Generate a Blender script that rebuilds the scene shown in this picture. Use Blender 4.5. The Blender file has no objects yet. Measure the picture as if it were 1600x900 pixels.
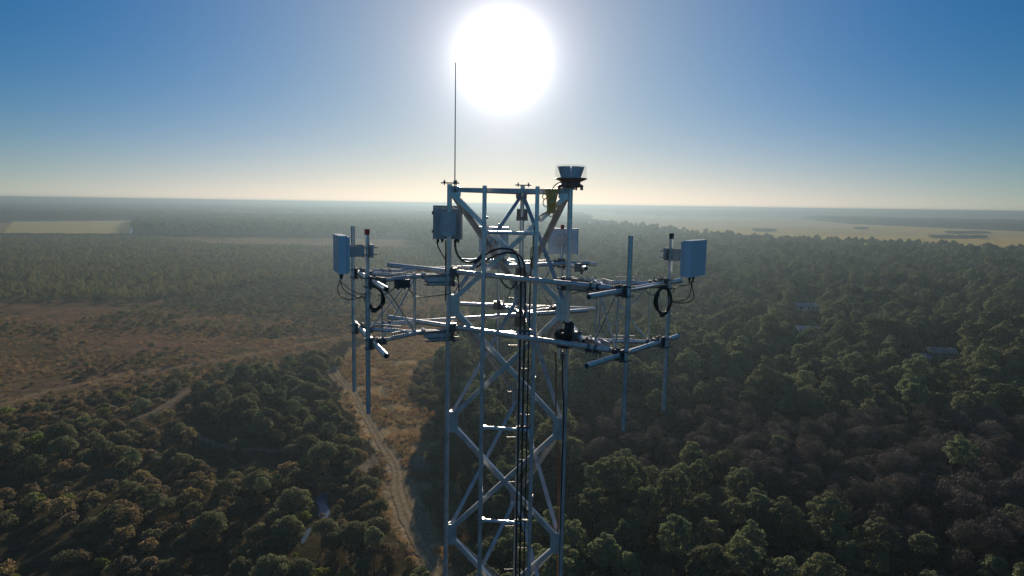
import bpy, math, random
import numpy as np
from mathutils import Vector, Matrix

random.seed(7)
rng = np.random.default_rng(11)
scene = bpy.context.scene
COL = scene.collection
R = math.radians
CAM_H = 60.0                      # metres of the viewpoint above the ground

# ------------------------------------------------------------------ camera
PITCH, ROLL, FPX = R(7.0), R(.83), 1600 * 24 / 36


def look_axes():
    f = Vector((0, math.cos(PITCH), -math.sin(PITCH)))
    u = Vector((0, math.sin(PITCH), math.cos(PITCH)))
    r = Vector((1, 0, 0))
    c, s = math.cos(ROLL), math.sin(ROLL)
    return c * r + s * u, -s * r + c * u, f


def ground_at(px, py, h=0.0):
    """point of the map (metres) that a place in the photograph stands for; arrays allowed"""
    X = np.asarray(px, float) - 800
    Y = np.asarray(py, float) - 450
    c, s = math.cos(ROLL), math.sin(ROLL)
    X, Y = X * c + Y * s, -X * s + Y * c
    cp, sp = math.cos(PITCH), math.sin(PITCH)
    a, b = X / FPX, -Y / FPX
    k = -(CAM_H - h) / (-sp + b * cp)
    return a * k, (cp + b * sp) * k


def map_px(x, y, z=0.0):
    """inverse of ground_at, used to look a map position up in the survey outlines"""
    z = z - CAM_H
    cp, sp = math.cos(PITCH), math.sin(PITCH)
    d = np.maximum(y * cp - z * sp, 1e-3)
    u = y * sp + z * cp
    X, Y = FPX * x / d, -FPX * u / d
    c, s = math.cos(ROLL), math.sin(ROLL)
    return 800 + X * c - Y * s, 450 + X * s + Y * c


cam_d = bpy.data.cameras.new("camera")
cam_d.lens = 24
cam_d.sensor_width = 36
cam_d.clip_start = 0.1
cam_d.clip_end = 200000
cam = bpy.data.objects.new("camera", cam_d)
COL.objects.link(cam)
rr, uu, ff = look_axes()
cam.matrix_world = Matrix((
    (rr.x, uu.x, -ff.x, 0), (rr.y, uu.y, -ff.y, 0), (rr.z, uu.z, -ff.z, CAM_H), (0, 0, 0, 1)))
scene.camera = cam

# ------------------------------------------------------------------ light
HAZE_DENSITY, HAZE_G = 4.0e-4, .57
SUN_EL, SUN_AZ = R(11.64), R(-1.05)          # azimuth from +Y towards +X
SUN = Vector((math.sin(SUN_AZ) * math.cos(SUN_EL), math.cos(SUN_AZ) * math.cos(SUN_EL), math.sin(SUN_EL)))
sun_d = bpy.data.lights.new("sun", "SUN")
sun_d.energy = 5.0
sun_d.angle = R(.5)
sun_d.color = (1, .86, .68)
sun_o = bpy.data.objects.new("sun", sun_d)
COL.objects.link(sun_o)
sun_o.rotation_euler = SUN.to_track_quat('Z', 'Y').to_euler()
sun_o.location = (0, 0, 200)

w = bpy.data.worlds.new("World")
scene.world = w
w.use_nodes = True
nt = w.node_tree
for n in list(nt.nodes):
    nt.nodes.remove(n)


def wn(t, **k):
    n = nt.nodes.new(t)
    for a, v in k.items():
        setattr(n, a, v)
    return n


def wmath(op, a, b=None):
    n = wn('ShaderNodeMath', operation=op)
    for i, v in enumerate((a, b)):
        if v is None:
            continue
        if isinstance(v, (int, float)):
            n.inputs[i].default_value = v
        else:
            nt.links.new(v, n.inputs[i])
    return n.outputs[0]


sky = wn('ShaderNodeTexSky', sky_type='NISHITA', sun_disc=False, sun_elevation=SUN_EL, sun_rotation=SUN_AZ,
         altitude=0, air_density=1.0, dust_density=0.0, ozone_density=1.0)
tint = wn('ShaderNodeMixRGB', blend_type='MULTIPLY')
tint.inputs[0].default_value = 1
nt.links.new(sky.outputs[0], tint.inputs[1])
tint.inputs[2].default_value = (.09, .465, .74, 1)
bg = wn('ShaderNodeBackground')
bg.inputs['Strength'].default_value = 0.05
nt.links.new(tint.outputs[0], bg.inputs['Color'])
# the sun itself and its aureole, and the pale low air along the horizon, as light of the sky
tc = wn('ShaderNodeTexCoord')
dot = wn('ShaderNodeVectorMath', operation='DOT_PRODUCT')
nt.links.new(tc.outputs['Generated'], dot.inputs[0])
dot.inputs[1].default_value = SUN
d0 = wmath('MAXIMUM', dot.outputs['Value'], 0.0)
sep = wn('ShaderNodeSeparateXYZ')
nt.links.new(tc.outputs['Generated'], sep.inputs[0])
low_air = wmath('POWER', 2.718, wmath('MULTIPLY', wmath('MAXIMUM', sep.outputs['Z'], 0.0), -17.0))
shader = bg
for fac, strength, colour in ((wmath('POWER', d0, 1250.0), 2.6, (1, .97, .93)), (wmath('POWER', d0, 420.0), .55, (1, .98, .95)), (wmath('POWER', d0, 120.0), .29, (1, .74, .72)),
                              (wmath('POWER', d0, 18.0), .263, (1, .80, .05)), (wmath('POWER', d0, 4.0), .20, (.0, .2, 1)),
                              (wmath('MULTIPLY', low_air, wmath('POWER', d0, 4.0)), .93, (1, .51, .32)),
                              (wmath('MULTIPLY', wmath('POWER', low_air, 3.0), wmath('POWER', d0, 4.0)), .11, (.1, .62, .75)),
                              (wmath('MAXIMUM', wmath('MULTIPLY', dot.outputs['Value'], -1.0), 0.0), .23, (.27, .50, 1))):  # blue fill added opposite the sun, out of view, to brighten steel and trees
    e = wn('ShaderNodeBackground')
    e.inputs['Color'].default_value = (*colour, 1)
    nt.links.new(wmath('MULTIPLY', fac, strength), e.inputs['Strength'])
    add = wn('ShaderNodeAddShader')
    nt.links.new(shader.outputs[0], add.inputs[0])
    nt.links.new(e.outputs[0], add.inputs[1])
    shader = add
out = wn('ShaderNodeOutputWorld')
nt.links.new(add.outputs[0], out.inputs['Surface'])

vs = scene.view_settings
vs.view_transform = 'Standard'
vs.look = 'None'
vs.exposure = .27
vs.gamma = 1.0
vs.use_curve_mapping = False
cy = scene.cycles
cy.use_denoising = True
cy.max_bounces = 6
cy.diffuse_bounces = 2
cy.glossy_bounces = 3
cy.transmission_bounces = 4
cy.transparent_max_bounces = 6
cy.volume_bounces = 0
cy.sample_clamp_indirect = 4.0
cy.caustics_reflective = False
cy.caustics_refractive = False


# ------------------------------------------------------------------ materials
class Mat:
    def __init__(self, name):
        self.m = bpy.data.materials.new(name)
        self.m.use_nodes = True
        self.t = self.m.node_tree
        self.b = self.t.nodes['Principled BSDF']

    def n(self, t, **k):
        n = self.t.nodes.new(t)
        for a, v in k.items():
            setattr(n, a, v)
        return n

    def l(self, a, b):
        self.t.links.new(a, b)

    def noise(self, scale, detail=4.0, coord='Object', rough=.6):
        tcn = self.n('ShaderNodeTexCoord')
        x = self.n('ShaderNodeTexNoise')
        x.inputs['Scale'].default_value = scale
        x.inputs['Detail'].default_value = detail
        x.inputs['Roughness'].default_value = rough
        self.l(tcn.outputs[coord], x.inputs['Vector'])
        return x.outputs['Fac']

    def ramp(self, fac, stops):
        r = self.n('ShaderNodeValToRGB')
        e = r.color_ramp.elements
        while len(e) < len(stops):
            e.new(.5)
        for i, (p, c) in enumerate(stops):
            e[i].position = p
            e[i].color = (*c, 1)
        self.l(fac, r.inputs[0])
        return r.outputs[0]

    def bump(self, fac, strength, dist=.01):
        b = self.n('ShaderNodeBump')
        b.inputs['Strength'].default_value = strength
        b.inputs['Distance'].default_value = dist
        self.l(fac, b.inputs['Height'])
        self.l(b.outputs[0], self.b.inputs['Normal'])


def simple(name, c0, c1, scale, rough, metal=0.0, bump=0.0, spec=.5):
    m = Mat(name)
    f = m.noise(scale)
    m.l(m.ramp(f, [(.3, c0), (.7, c1)]), m.b.inputs['Base Color'])
    m.b.inputs['Roughness'].default_value = rough
    m.b.inputs['Metallic'].default_value = metal
    m.b.inputs['Specular IOR Level'].default_value = spec
    if bump:
        m.bump(f, bump)
    return m.m


GALV = simple('galvanised_steel', (.48, .49, .50), (.74, .75, .76), 9, .34, .6, .05)
GALV_DULL = simple('dull_galvanised_steel', (.34, .34, .35), (.52, .52, .53), 7, .5, .6, .05)
CLAMP = simple('weathered_clamp_steel', (.10, .10, .10), (.22, .22, .22), 14, .5, .6, .1)
BOLT = simple('zinc_bolt', (.5, .5, .5), (.7, .7, .7), 20, .3, .9)
RADOME = simple('grey_white_radome', (.52, .60, .69), (.58, .66, .75), 3, .45)
BACKING = simple('antenna_backing', (.52, .58, .66), (.60, .66, .74), 5, .5, .3)
BOXPAINT = simple('grey_box_paint', (.33, .33, .34), (.42, .42, .43), 5, .45)
BLACK = simple('black_rubber', (.012, .012, .012), (.03, .03, .03), 12, .55)
DARKBOX = simple('dark_grey_casing', (.06, .06, .065), (.1, .1, .1), 8, .5)
RED = simple('red_paint', (.32, .02, .015), (.45, .05, .03), 12, .5)
NAVY = simple('dark_blue_tape', (.015, .018, .03), (.03, .035, .05), 12, .5)
OLIVE = simple('yellow_cable_sheath', (.58, .34, .10), (.74, .46, .14), 12, .5)
RUST = simple('rust_brown_sheath', (.22, .08, .035), (.32, .13, .06), 6, .7)
ORANGE = simple('rusty_orange_plate', (.45, .16, .05), (.55, .22, .08), 12, .6)
BEACON = simple('beacon_casting', (.26, .15, .12), (.36, .20, .16), 12, .55)
REFLECT = simple('beacon_reflector_back', (.52, .50, .54), (.62, .60, .64), 8, .5)


def glass_mat():
    m = Mat('clear_lens')
    tr = m.n('ShaderNodeBsdfTransparent')
    tr.inputs['Color'].default_value = (.94, .95, .95, 1)
    gl = m.n('ShaderNodeBsdfGlossy')
    gl.inputs['Roughness'].default_value = .06
    mx = m.n('ShaderNodeMixShader')
    mx.inputs[0].default_value = .07
    m.l(tr.outputs[0], mx.inputs[1])
    m.l(gl.outputs[0], mx.inputs[2])
    m.l(mx.outputs[0], m.t.nodes['Material Output'].inputs['Surface'])
    return m.m


GLASS = glass_mat()


def leaf_mat(name, dark, light, trans=.35, rough=.6, var=.35):
    m = Mat(name)
    g = m.n('ShaderNodeNewGeometry')
    oi = m.n('ShaderNodeObjectInfo')
    c = m.ramp(g.outputs['Random Per Island'], [(0.0, dark), (1.0, light)])
    h = m.n('ShaderNodeHueSaturation')
    mr = m.n('ShaderNodeMapRange')
    mr.inputs['To Min'].default_value = 1 - var
    mr.inputs['To Max'].default_value = 1 + var
    m.l(oi.outputs['Random'], mr.inputs['Value'])
    m.l(mr.outputs[0], h.inputs['Value'])
    mul = m.n('ShaderNodeMath', operation='MULTIPLY')
    mul.inputs[1].default_value = 7.31
    fr = m.n('ShaderNodeMath', operation='FRACT')
    m.l(oi.outputs['Random'], mul.inputs[0])
    m.l(mul.outputs[0], fr.inputs[0])
    mr2 = m.n('ShaderNodeMapRange')
    mr2.inputs['To Min'].default_value = .475
    mr2.inputs['To Max'].default_value = .52
    m.l(fr.outputs[0], mr2.inputs['Value'])
    m.l(mr2.outputs[0], h.inputs['Hue'])
    m.l(c, h.inputs['Color'])
    d = m.n('ShaderNodeBsdfDiffuse')
    tr = m.n('ShaderNodeBsdfTranslucent')
    gl = m.n('ShaderNodeBsdfGlossy')
    gl.inputs['Roughness'].default_value = rough
    gl.inputs['Color'].default_value = (1, 1, 1, 1)
    m.l(h.outputs[0], d.inputs['Color'])
    m.l(h.outputs[0], tr.inputs['Color'])
    mx = m.n('ShaderNodeMixShader')
    mx.inputs[0].default_value = trans
    m.l(d.outputs[0], mx.inputs[1])
    m.l(tr.outputs[0], mx.inputs[2])
    mx2 = m.n('ShaderNodeMixShader')
    mx2.inputs[0].default_value = .03
    m.l(mx.outputs[0], mx2.inputs[1])
    m.l(gl.outputs[0], mx2.inputs[2])
    m.l(mx2.outputs[0], m.t.nodes['Material Output'].inputs['Surface'])
    return m.m


NEEDLE = leaf_mat('pine_needles', (0.099, 0.120, 0.056), (0.211, 0.243, 0.110), .50)
OAKLEAF = leaf_mat('oak_leaves', (0.081, 0.090, 0.043), (0.182, 0.185, 0.084), .50)
SCRUBLEAF = leaf_mat('scrub_leaves', (0.134, 0.108, 0.048), (0.295, 0.222, 0.097), .50, var=.4)
BROWNLEAF = leaf_mat('withered_leaves', (.118, .094, .056), (.235, .188, .108), .50, var=.4)
TWIG = leaf_mat('bare_twigs', (.062, .053, .047), (.118, .098, .084), .25)
YOUNG = leaf_mat('young_pine_needles', (0.139, 0.146, 0.049), (0.291, 0.273, 0.091), .50, var=.3)
DRY = leaf_mat('dry_grass', (.20, .125, .055), (.34, .23, .10), trans=.45)
BRIGHT = leaf_mat('fresh_leaves', (.12, .16, .03), (.24, .27, .05), .45)
BARK = simple('bark', (.05, .038, .03), (.11, .085, .065), 3, .9, 0, .3)


# ------------------------------------------------------------------ mesh helpers
class M:
    def __init__(self):
        self.v, self.f = [], []

    def add(self, vs_, fs):
        o = len(self.v)
        self.v += [tuple(p) for p in vs_]
        self.f += [tuple(i + o for i in q) for q in fs]
        return self

    @staticmethod
    def frame(d, hint=None):
        d = Vector(d).normalized()
        h = Vector(hint) if hint else (Vector((0, 0, 1)) if abs(d.z) < .9 else Vector((1, 0, 0)))
        a = d.cross(h).normalized()
        b = a.cross(d).normalized()
        return d, a, b           # b is the direction closest to hint

    def tube(self, p0, p1, r0, r1=None, n=10, wall=0.0):
        """round bar; with wall > 0 a hollow pipe with open ends"""
        p0, p1 = Vector(p0), Vector(p1)
        r1 = r0 if r1 is None else r1
        d, a, b = self.frame(p1 - p0)
        cs = [(math.cos(2 * math.pi * i / n), math.sin(2 * math.pi * i / n)) for i in range(n)]
        ring = lambda p, r: [p + a * c * r + b * s * r for c, s in cs]
        vs_ = ring(p0, r0) + ring(p1, r1)
        fs = [(i, (i + 1) % n, n + (i + 1) % n, n + i) for i in range(n)]
        if wall:
            vs_ += ring(p0, r0 - wall) + ring(p1, r1 - wall)
            for i in range(n):
                j = (i + 1) % n
                fs += [(2 * n + j, 2 * n + i, 3 * n + i, 3 * n + j), (j, i, 2 * n + i, 2 * n + j), (n + i, n + j, 3 * n + j, 3 * n + i)]
        else:
            fs += [tuple(range(n))[::-1], tuple(range(n, 2 * n))]
        return self.add(vs_, fs)

    def path(self, pts, r, n=7, smooth=3):
        pts = [Vector(p) for p in pts]
        for _ in range(smooth):
            q = [pts[0]]
            for a, b in zip(pts, pts[1:]):
                q += [a * .75 + b * .25, a * .25 + b * .75]
            q.append(pts[-1])
            pts = q
        vs_, fs = [], []
        up = Vector((.31, .2, .93)).normalized()
        for k, p in enumerate(pts):
            d = (pts[min(k + 1, len(pts) - 1)] - pts[max(k - 1, 0)]).normalized()
            a = d.cross(up)
            if a.length < 1e-3:
                a = d.orthogonal()
            a.normalize()
            b = a.cross(d)
            up = b
            rr_ = r[min(int(k / len(pts) * len(r)), len(r) - 1)] if isinstance(r, (list, tuple)) else r
            vs_ += [p + a * math.cos(2 * math.pi * i / n) * rr_ + b * math.sin(2 * math.pi * i / n) * rr_ for i in range(n)]
        for k in range(len(pts) - 1):
            fs += [(k * n + i, k * n + (i + 1) % n, (k + 1) * n + (i + 1) % n, (k + 1) * n + i) for i in range(n)]
        fs += [tuple(range(n))[::-1], tuple(range((len(pts) - 1) * n, len(pts) * n))]
        return self.add(vs_, fs)

    def box(self, c, size, ax=None, ay=None, bev=0.0):
        """box at c; ax, ay its first two axes; bev chamfers the four edges along the third axis"""
        c = Vector(c)
        X = Vector(ax).normalized() if ax is not None else Vector((1, 0, 0))
        Y = Vector(ay).normalized() if ay is not None else Vector((0, 1, 0))
        Z = X.cross(Y).normalized()
        Y = Z.cross(X)
        hx, hy, hz = (s / 2 for s in size)
        if bev:
            b = bev
            o = [(-hx + b, -hy), (hx - b, -hy), (hx, -hy + b), (hx, hy - b), (hx - b, hy), (-hx + b, hy), (-hx, hy - b), (-hx, -hy + b)]
        else:
            o = [(-hx, -hy), (hx, -hy), (hx, hy), (-hx, hy)]
        n = len(o)
        vs_ = [c + X * x + Y * y - Z * hz for x, y in o] + [c + X * x + Y * y + Z * hz for x, y in o]
        fs = [tuple(range(n))[::-1], tuple(range(n, 2 * n))] + [(i, (i + 1) % n, n + (i + 1) % n, n + i) for i in range(n)]
        return self.add(vs_, fs)

    def bar(self, p0, p1, wd, ht, up=(0, 0, 1)):
        p0, p1 = Vector(p0), Vector(p1)
        d, a, b = self.frame(p1 - p0, up)
        return self.box((p0 + p1) / 2, ((p1 - p0).length, wd, ht), d, a)

    def angle(self, p0, p1, s, t, face, flip=1):
        """L-section bar: one leg lies across `face` (the outward normal), the other points inwards"""
        p0, p1, face = Vector(p0), Vector(p1), Vector(face).normalized()
        d = (p1 - p0).normalized()
        wv = d.cross(face).normalized() * flip
        if wv.z < 0:
            wv = -wv
        prof = [(-s / 2, 0), (s / 2, 0), (s / 2, -s), (s / 2 - t, -s), (s / 2 - t, -t), (-s / 2, -t)]
        vs_ = [p + wv * a + face * b for p in (p0, p1) for a, b in prof]
        fs = [(i, (i + 1) % 6, 6 + (i + 1) % 6, 6 + i) for i in range(6)]
        fs += [(0, 1, 4, 5), (1, 2, 3, 4), (6, 11, 10, 7), (7, 10, 9, 8)]
        return self.add(vs_, fs)

    def plate(self, pts, nrm, t):
        nrm = Vector(nrm).normalized() * t / 2
        n = len(pts)
        vs_ = [Vector(p) - nrm for p in pts] + [Vector(p) + nrm for p in pts]
        fs = [tuple(range(n))[::-1], tuple(range(n, 2 * n))] + [(i, (i + 1) % n, n + (i + 1) % n, n + i) for i in range(n)]
        return self.add(vs_, fs)

    def lathe(self, c, prof, n=28, squash=None):
        c = Vector(c)
        vs_ = []
        for r, z in prof:
            vs_ += [c + Vector((r * math.cos(2 * math.pi * i / n), r * math.sin(2 * math.pi * i / n), z)) for i in range(n)]
        fs = []
        for k in range(len(prof) - 1):
            fs += [(k * n + i, k * n + (i + 1) % n, (k + 1) * n + (i + 1) % n, (k + 1) * n + i) for i in range(n)]
        fs += [tuple(range(n))[::-1], tuple(range((len(prof) - 1) * n, len(prof) * n))]
        return self.add(vs_, fs)


def shade(me, ang=35):
    me.polygons.foreach_set('use_smooth', [True] * len(me.polygons))
    me.set_sharp_from_angle(angle=R(ang))


def obj(name, m, mat, parent=None, label=None):
    """one mesh object; vertices are given in the frame of the thing it belongs to"""
    me = bpy.data.meshes.new(name)
    me.from_pydata(m.v, [], m.f)
    me.materials.append(mat)
    shade(me)
    o = bpy.data.objects.new(name, me)
    COL.objects.link(o)
    if parent:
        o.parent = parent
    if label:
        o['label'] = label
    return o


def tag(o, label, cat, group=None, kind=None):
    if label:
        o['label'] = label
    if cat:
        o['category'] = cat
    if group:
        o['group'] = group
    if kind:
        o['kind'] = kind
    return o


TOWER = []


def thing(name, label, cat, loc=(0, 0, 0), rz=0.0, group=None, tower=False):
    o = bpy.data.objects.new(name, None)
    o.empty_display_size = .2
    COL.objects.link(o)
    o.location = loc
    o.rotation_euler = (0, 0, rz)
    tag(o, label, cat, group)
    if tower:
        TOWER.append(o)
    return o


def kids(o):
    return [c for c in KID.get(o.name, [])]


def copy_tree(o, parent=None):
    c = o.copy()
    COL.objects.link(c)
    if parent:
        c.parent = parent
    for ch in list(o.children):
        copy_tree(ch, c)
    return c


def structure(name, m, mat):
    o = obj(name, m, mat)
    o['kind'] = 'structure'
    return o


# ================================================================== THE TOWER
# tower frame: x right, y away from the viewpoint, z measured from eye level (world z = 60 + z)
CX, CY = .01, 10.28
TH = {'left': R(202), 'right': R(322), 'back': R(82)}


def S(k, r, s, z=0.0):
    a = TH[k]
    return Vector((CX + math.cos(a) * r - math.sin(a) * s, CY + math.sin(a) * r + math.cos(a) * s, CAM_H + z))


def LP(r, s, z=0.0):                # the same in the local frame of one sector (origin on the tower axis, eye level)
    return Vector((r, s, z))


LEG_R = .036
LEVELS = [.16, -1.49, -3.25, -5.02, -6.79, -8.56]
tw = thing('lattice_tower', 'three-legged galvanised steel lattice tower rising in the middle of the picture', 'tower', (CX, CY, 0), tower=True)
TO = Vector((CX, CY, 0))


def taper(z):
    return 1.0 + max(0.0, -z) * .0035


def leg_pt(k, z):
    return S(k, taper(z), 0, z) - TO


for k, top in (('left', .27), ('right', .24), ('back', .30)):
    m = M()
    m.tube(leg_pt(k, top), leg_pt(k, -9), LEG_R, n=14, wall=.006)
    m.tube(leg_pt(k, -9), leg_pt(k, -60), LEG_R, LEG_R + .02, n=8)
    obj('leg', m, GALV, tw)
pairs = [('left', 'right'), ('right', 'back'), ('back', 'left')]
for a, b in pairs:
    pa, pb = leg_pt(a, .19), leg_pt(b, .19)
    d = (pb - pa).normalized()
    nrm = d.cross(Vector((0, 0, 1)))
    mid = (pa + pb) / 2
    if nrm.dot(mid - Vector((0, 0, mid.z))) < 0:
        nrm = -nrm
    obj('top_beam', M().angle(pa + d * .04 + nrm * .01, pb - d * .04 + nrm * .01, .062, .006, nrm), GALV_DULL, tw)
    for i in range(len(LEVELS) - 1):
        z0, z1 = LEVELS[i], LEVELS[i + 1]
        for q, (za, zb) in enumerate(((z0 - .06, z1 + .09), (z1 + .09, z0 - .06))):
            p, r_ = leg_pt(a, za) + d * .08, leg_pt(b, zb) - d * .08
            off = nrm * (.012 if q else .0)
            obj('diagonal_brace', M().angle(p + off, r_ + off, .068, .006, nrm), GALV, tw)
        # a bolt where the two cross
        c = (leg_pt(a, (z0 + z1) / 2) + leg_pt(b, (z0 + z1) / 2)) / 2
        obj('bolt', M().tube(c + nrm * .025, c - nrm * .03, .012, n=6), BOLT, tw)
    for z in LEVELS:
        for k, sgn in ((a, 1), (b, -1)):
            p = leg_pt(k, z) + nrm * .004
            e = d * sgn
            up = Vector((0, 0, 1))
            hh = .085 if z > 0 else .16
            m = M().plate([p + e * .03 - up * hh, p + e * .12 - up * hh, p + e * .165 - up * hh * .72, p + e * .165 + up * hh * .72,
                           p + e * .12 + up * hh, p + e * .03 + up * hh], nrm, .010)
            g = obj('gusset_plate', m, GALV, tw)
            for bz in (-.6, .6):
                q = p + e * .105 + up * hh * bz
                obj('bolt', M().tube(q - nrm * .03, q + nrm * .028, .011, n=6), BOLT, g)
low = M()
zz = LEVELS[-1]
while zz > -57:
    z1 = zz - 2.2
    for a, b in pairs:
        low.tube(leg_pt(a, zz), leg_pt(b, z1), .03, n=4)
        low.tube(leg_pt(b, zz), leg_pt(a, z1), .03, n=4)
    zz = z1
obj('lower_bracing', low, GALV, tw)
# climbing pegs on the rear leg
for i in range(22):
    z = -.35 - .40 * i
    p = leg_pt('back', z)
    sd = -1 if i % 2 else 1
    a = Vector((sd * .985, -.17, 0))
    m = M().tube(p + a * .03, p + a * .18, .007, n=6)
    m.tube(p + a * .178, p + a * .19, .013, n=6)
    obj('step_peg', m, CLAMP, tw)
# bracket box with bolt holes round the rear leg
bp = leg_pt('back', -.17)
m = M()
for sx in (-1, 1):
    c = bp + Vector((sx * .062, -.045, 0))
    for dz in (-.088, -.03, .03, .088):
        m.box(c + Vector((0, 0, dz)), (.05, .008, .02))
    for dx in (-.02, .02):
        m.box(c + Vector((dx, 0, 0)), (.012, .0075, .19))
m.box(bp + Vector((0, -.05, -.06)), (.19, .008, .06))
m.box(bp + Vector((0, .05, 0)), (.17, .008, .19))
obj('leg_bracket', m, CLAMP, tw)
# two-stud clamps on the tops of the left and rear legs
for k, ztop in (('left', .285), ('back', .31)):
    p = leg_pt(k, ztop)
    m = M().box(p, (.25, .05, .016))
    for sx in (-.075, .095):
        m.tube(p + Vector((sx, 0, -.03)), p + Vector((sx, 0, .045)), .009, n=6)
        m.tube(p + Vector((sx, 0, .006)), p + Vector((sx, 0, .024)), .018, n=6)
    m.tube(p + Vector((-.1, -.02, 0)), p + Vector((.14, -.02, 0)), .01, n=6)
    obj('top_clamp', m, CLAMP, tw)
obj('tag_plate', M().box(leg_pt('back', -.50) + Vector((.02, -.05, 0)), (.10, .006, .05), (.9, 0, -.42), (0, 1, 0)), ORANGE, tw,
    'rusty orange tag plate')

# ------------------------------------------------------------------ sector mounts (built once, turned three times)
Z_UP, Z_LO = -1.05, -1.87


def build_mount():
    t = thing('antenna_mount', '', 'antenna mount', (CX, CY, CAM_H), tower=True)
    for z in (Z_UP, Z_LO):
        m = M()      # stand-off bracket: two tapered cheeks, a top pipe and clamp plates on the leg
        for s in (-.04, .04):
            m.plate([LP(1.045, s, z - .02), LP(1.40, s, z - .02), LP(1.29, s, z - .13), LP(1.045, s, z - .13)], (0, 1, 0), .008)
        m.tube(LP(.93, 0, z + .005), LP(1.46, 0, z + .005), .026, n=10)
        m.box(LP(1.05, 0, z - .06), (.012, .17, .20))
        obj('standoff_bracket', m, GALV, t)
        m = M().box(LP(.945, 0, z - .06), (.014, .17, .20))
        for s in (-.065, .065):
            for dz in (-.13, -.085, .02):
                m.tube(LP(.86, s, z + dz), LP(1.36, s, z + dz), .008, n=6)
                m.tube(LP(.925, s, z + dz), LP(.94, s, z + dz), .017, n=6)
        obj('clamp_plate', m, CLAMP, t)
        m = M().tube(LP(2.2, -1.25, z), LP(2.2, 1.25, z), .036, n=14, wall=.006)
        f = obj('face_pipe', m, GALV, t)
        for sg in (-1, 1):
            m = M().tube(LP(1.44, 0, z), LP(2.17, sg * .52, z), .028, n=10)
            arm = obj('support_arm', m, GALV, t)
            d = Vector((.73, sg * .52, 0)).normalized()
            pr = Vector((-d.y, d.x, 0))
            m = M()
            p0 = LP(1.44, 0, z) + d * .30
            for q in range(7):       # toothed cable rail on the arm
                m.box(p0 + d * (.045 * q) + Vector((0, 0, .052)), (.012, .012, .055))
            for dz in (.03, .078):
                m.box(p0 + d * .135 + Vector((0, 0, dz)), (.30, .016, .010), d, pr)
            obj('cable_rail', m, GALV_DULL, arm)
            # clamps: arm to face pipe, apex bolts
            m = M().box(LP(2.15, sg * .50, z), (.10, .11, .11), d, pr, .02)
            m.box(LP(2.06, sg * .44, z), (.05, .10, .09), d, pr)
            for q in (-.035, .035):
                m.tube(LP(2.15 + q, sg * .50 + q, z - .08), LP(2.15 + q, sg * .50 + q, z + .10), .008, n=6)
            obj('arm_clamp', m, CLAMP, t)
        m = M()
        m.box(LP(1.45, 0, z), (.09, .12, .055), bev=.02)
        for s in (-.045, .045):
            for q in (1.38, 1.52):
                m.tube(LP(q, s, z - .05), LP(q, s, z + .06), .010, n=6)
                m.tube(LP(q, s, z + .03), LP(q, s, z + .05), .02, n=6)
        obj('apex_clamp', m, BOLT, t)
    for sg in (-1, 1):
        d = Vector((.73, sg * .52, 0))
        A = lambda f, z: LP(1.44, 0, z) + d * f
        for f, r_ in ((.10, .011), (.86, .011)):
            obj('truss_rod', M().tube(A(f, Z_UP - .02), A(f, Z_LO + .02), r_, n=7), GALV, t)
        obj('truss_rod', M().tube(A(.84, Z_UP - .03), A(.12, Z_LO + .03), .010, n=7), GALV, t)
        obj('truss_rod', M().tube(A(.13, Z_UP - .03), A(.84, Z_LO + .03), .010, n=7), GALV, t)
    for s in (-.58, .58):
        ms = obj('mast_pipe', M().tube(LP(2.285, s, -.36), LP(2.285, s, -2.83), .0305, n=14, wall=.005), GALV, t)
        for z in (Z_UP, Z_LO):
            m = M()
            m.box(LP(2.243, s, z), (.022, .15, .16))
            m.box(LP(2.15, s, z), (.016, .13, .15))
            for a in (-.055, .055):
                for b in (-.06, .06):
                    m.tube(LP(2.12, s + a, z + b), LP(2.335, s + a, z + b), .008, n=6)
            m.tube(LP(2.32, s - .05, z + .06), LP(2.32, s + .05, z + .06), .008, n=6)
            m.tube(LP(2.32, s - .05, z - .06), LP(2.32, s + .05, z - .06), .008, n=6)
            obj('mast_clamp', m, CLAMP, ms)
    return t


MOUNT_LABEL = {
    'left': 'galvanised V-frame antenna mount reaching out to the left of the tower, far from the beacon',
    'right': 'galvanised V-frame antenna mount on the beacon leg, one panel on its far pipe',
    'back': 'galvanised V-frame antenna mount behind the tower, carrying two panels'}
base_mount = build_mount()
mounts = {}
for i, k in enumerate(('left', 'right', 'back')):
    o = base_mount if i == 0 else copy_tree(base_mount)
    if i:
        TOWER.append(o)
    o.rotation_euler = (0, 0, TH[k])
    tag(o, MOUNT_LABEL[k], 'antenna mount', 'V-frame antenna mounts on the three tower legs')
    mounts[k] = o
SHIFT = {'left': .13, 'right': -.13, 'back': .03}
for k, o in mounts.items():
    masts = []
    for c in o.children:
        if c.name.startswith('face_pipe'):
            c.location = (0, SHIFT[k], 0)
        if c.name.startswith('mast_pipe'):
            masts.append(c)
    masts.sort(key=lambda c: c.data.vertices[0].co.y)
    tips = {'left': [(1, RED, 'red painted tip')], 'right': [(1, NAVY, 'dark taped tip')], 'back': [(0, RED, 'red painted tip')]}[k]
    for i, mat, lab in tips:
        s = -.58 if i == 0 else .58
        obj('painted_tip', M().tube(LP(2.285, s, -.355), LP(2.285, s, -.43), .0325, n=14, wall=.004), mat, masts[i], lab)

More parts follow.
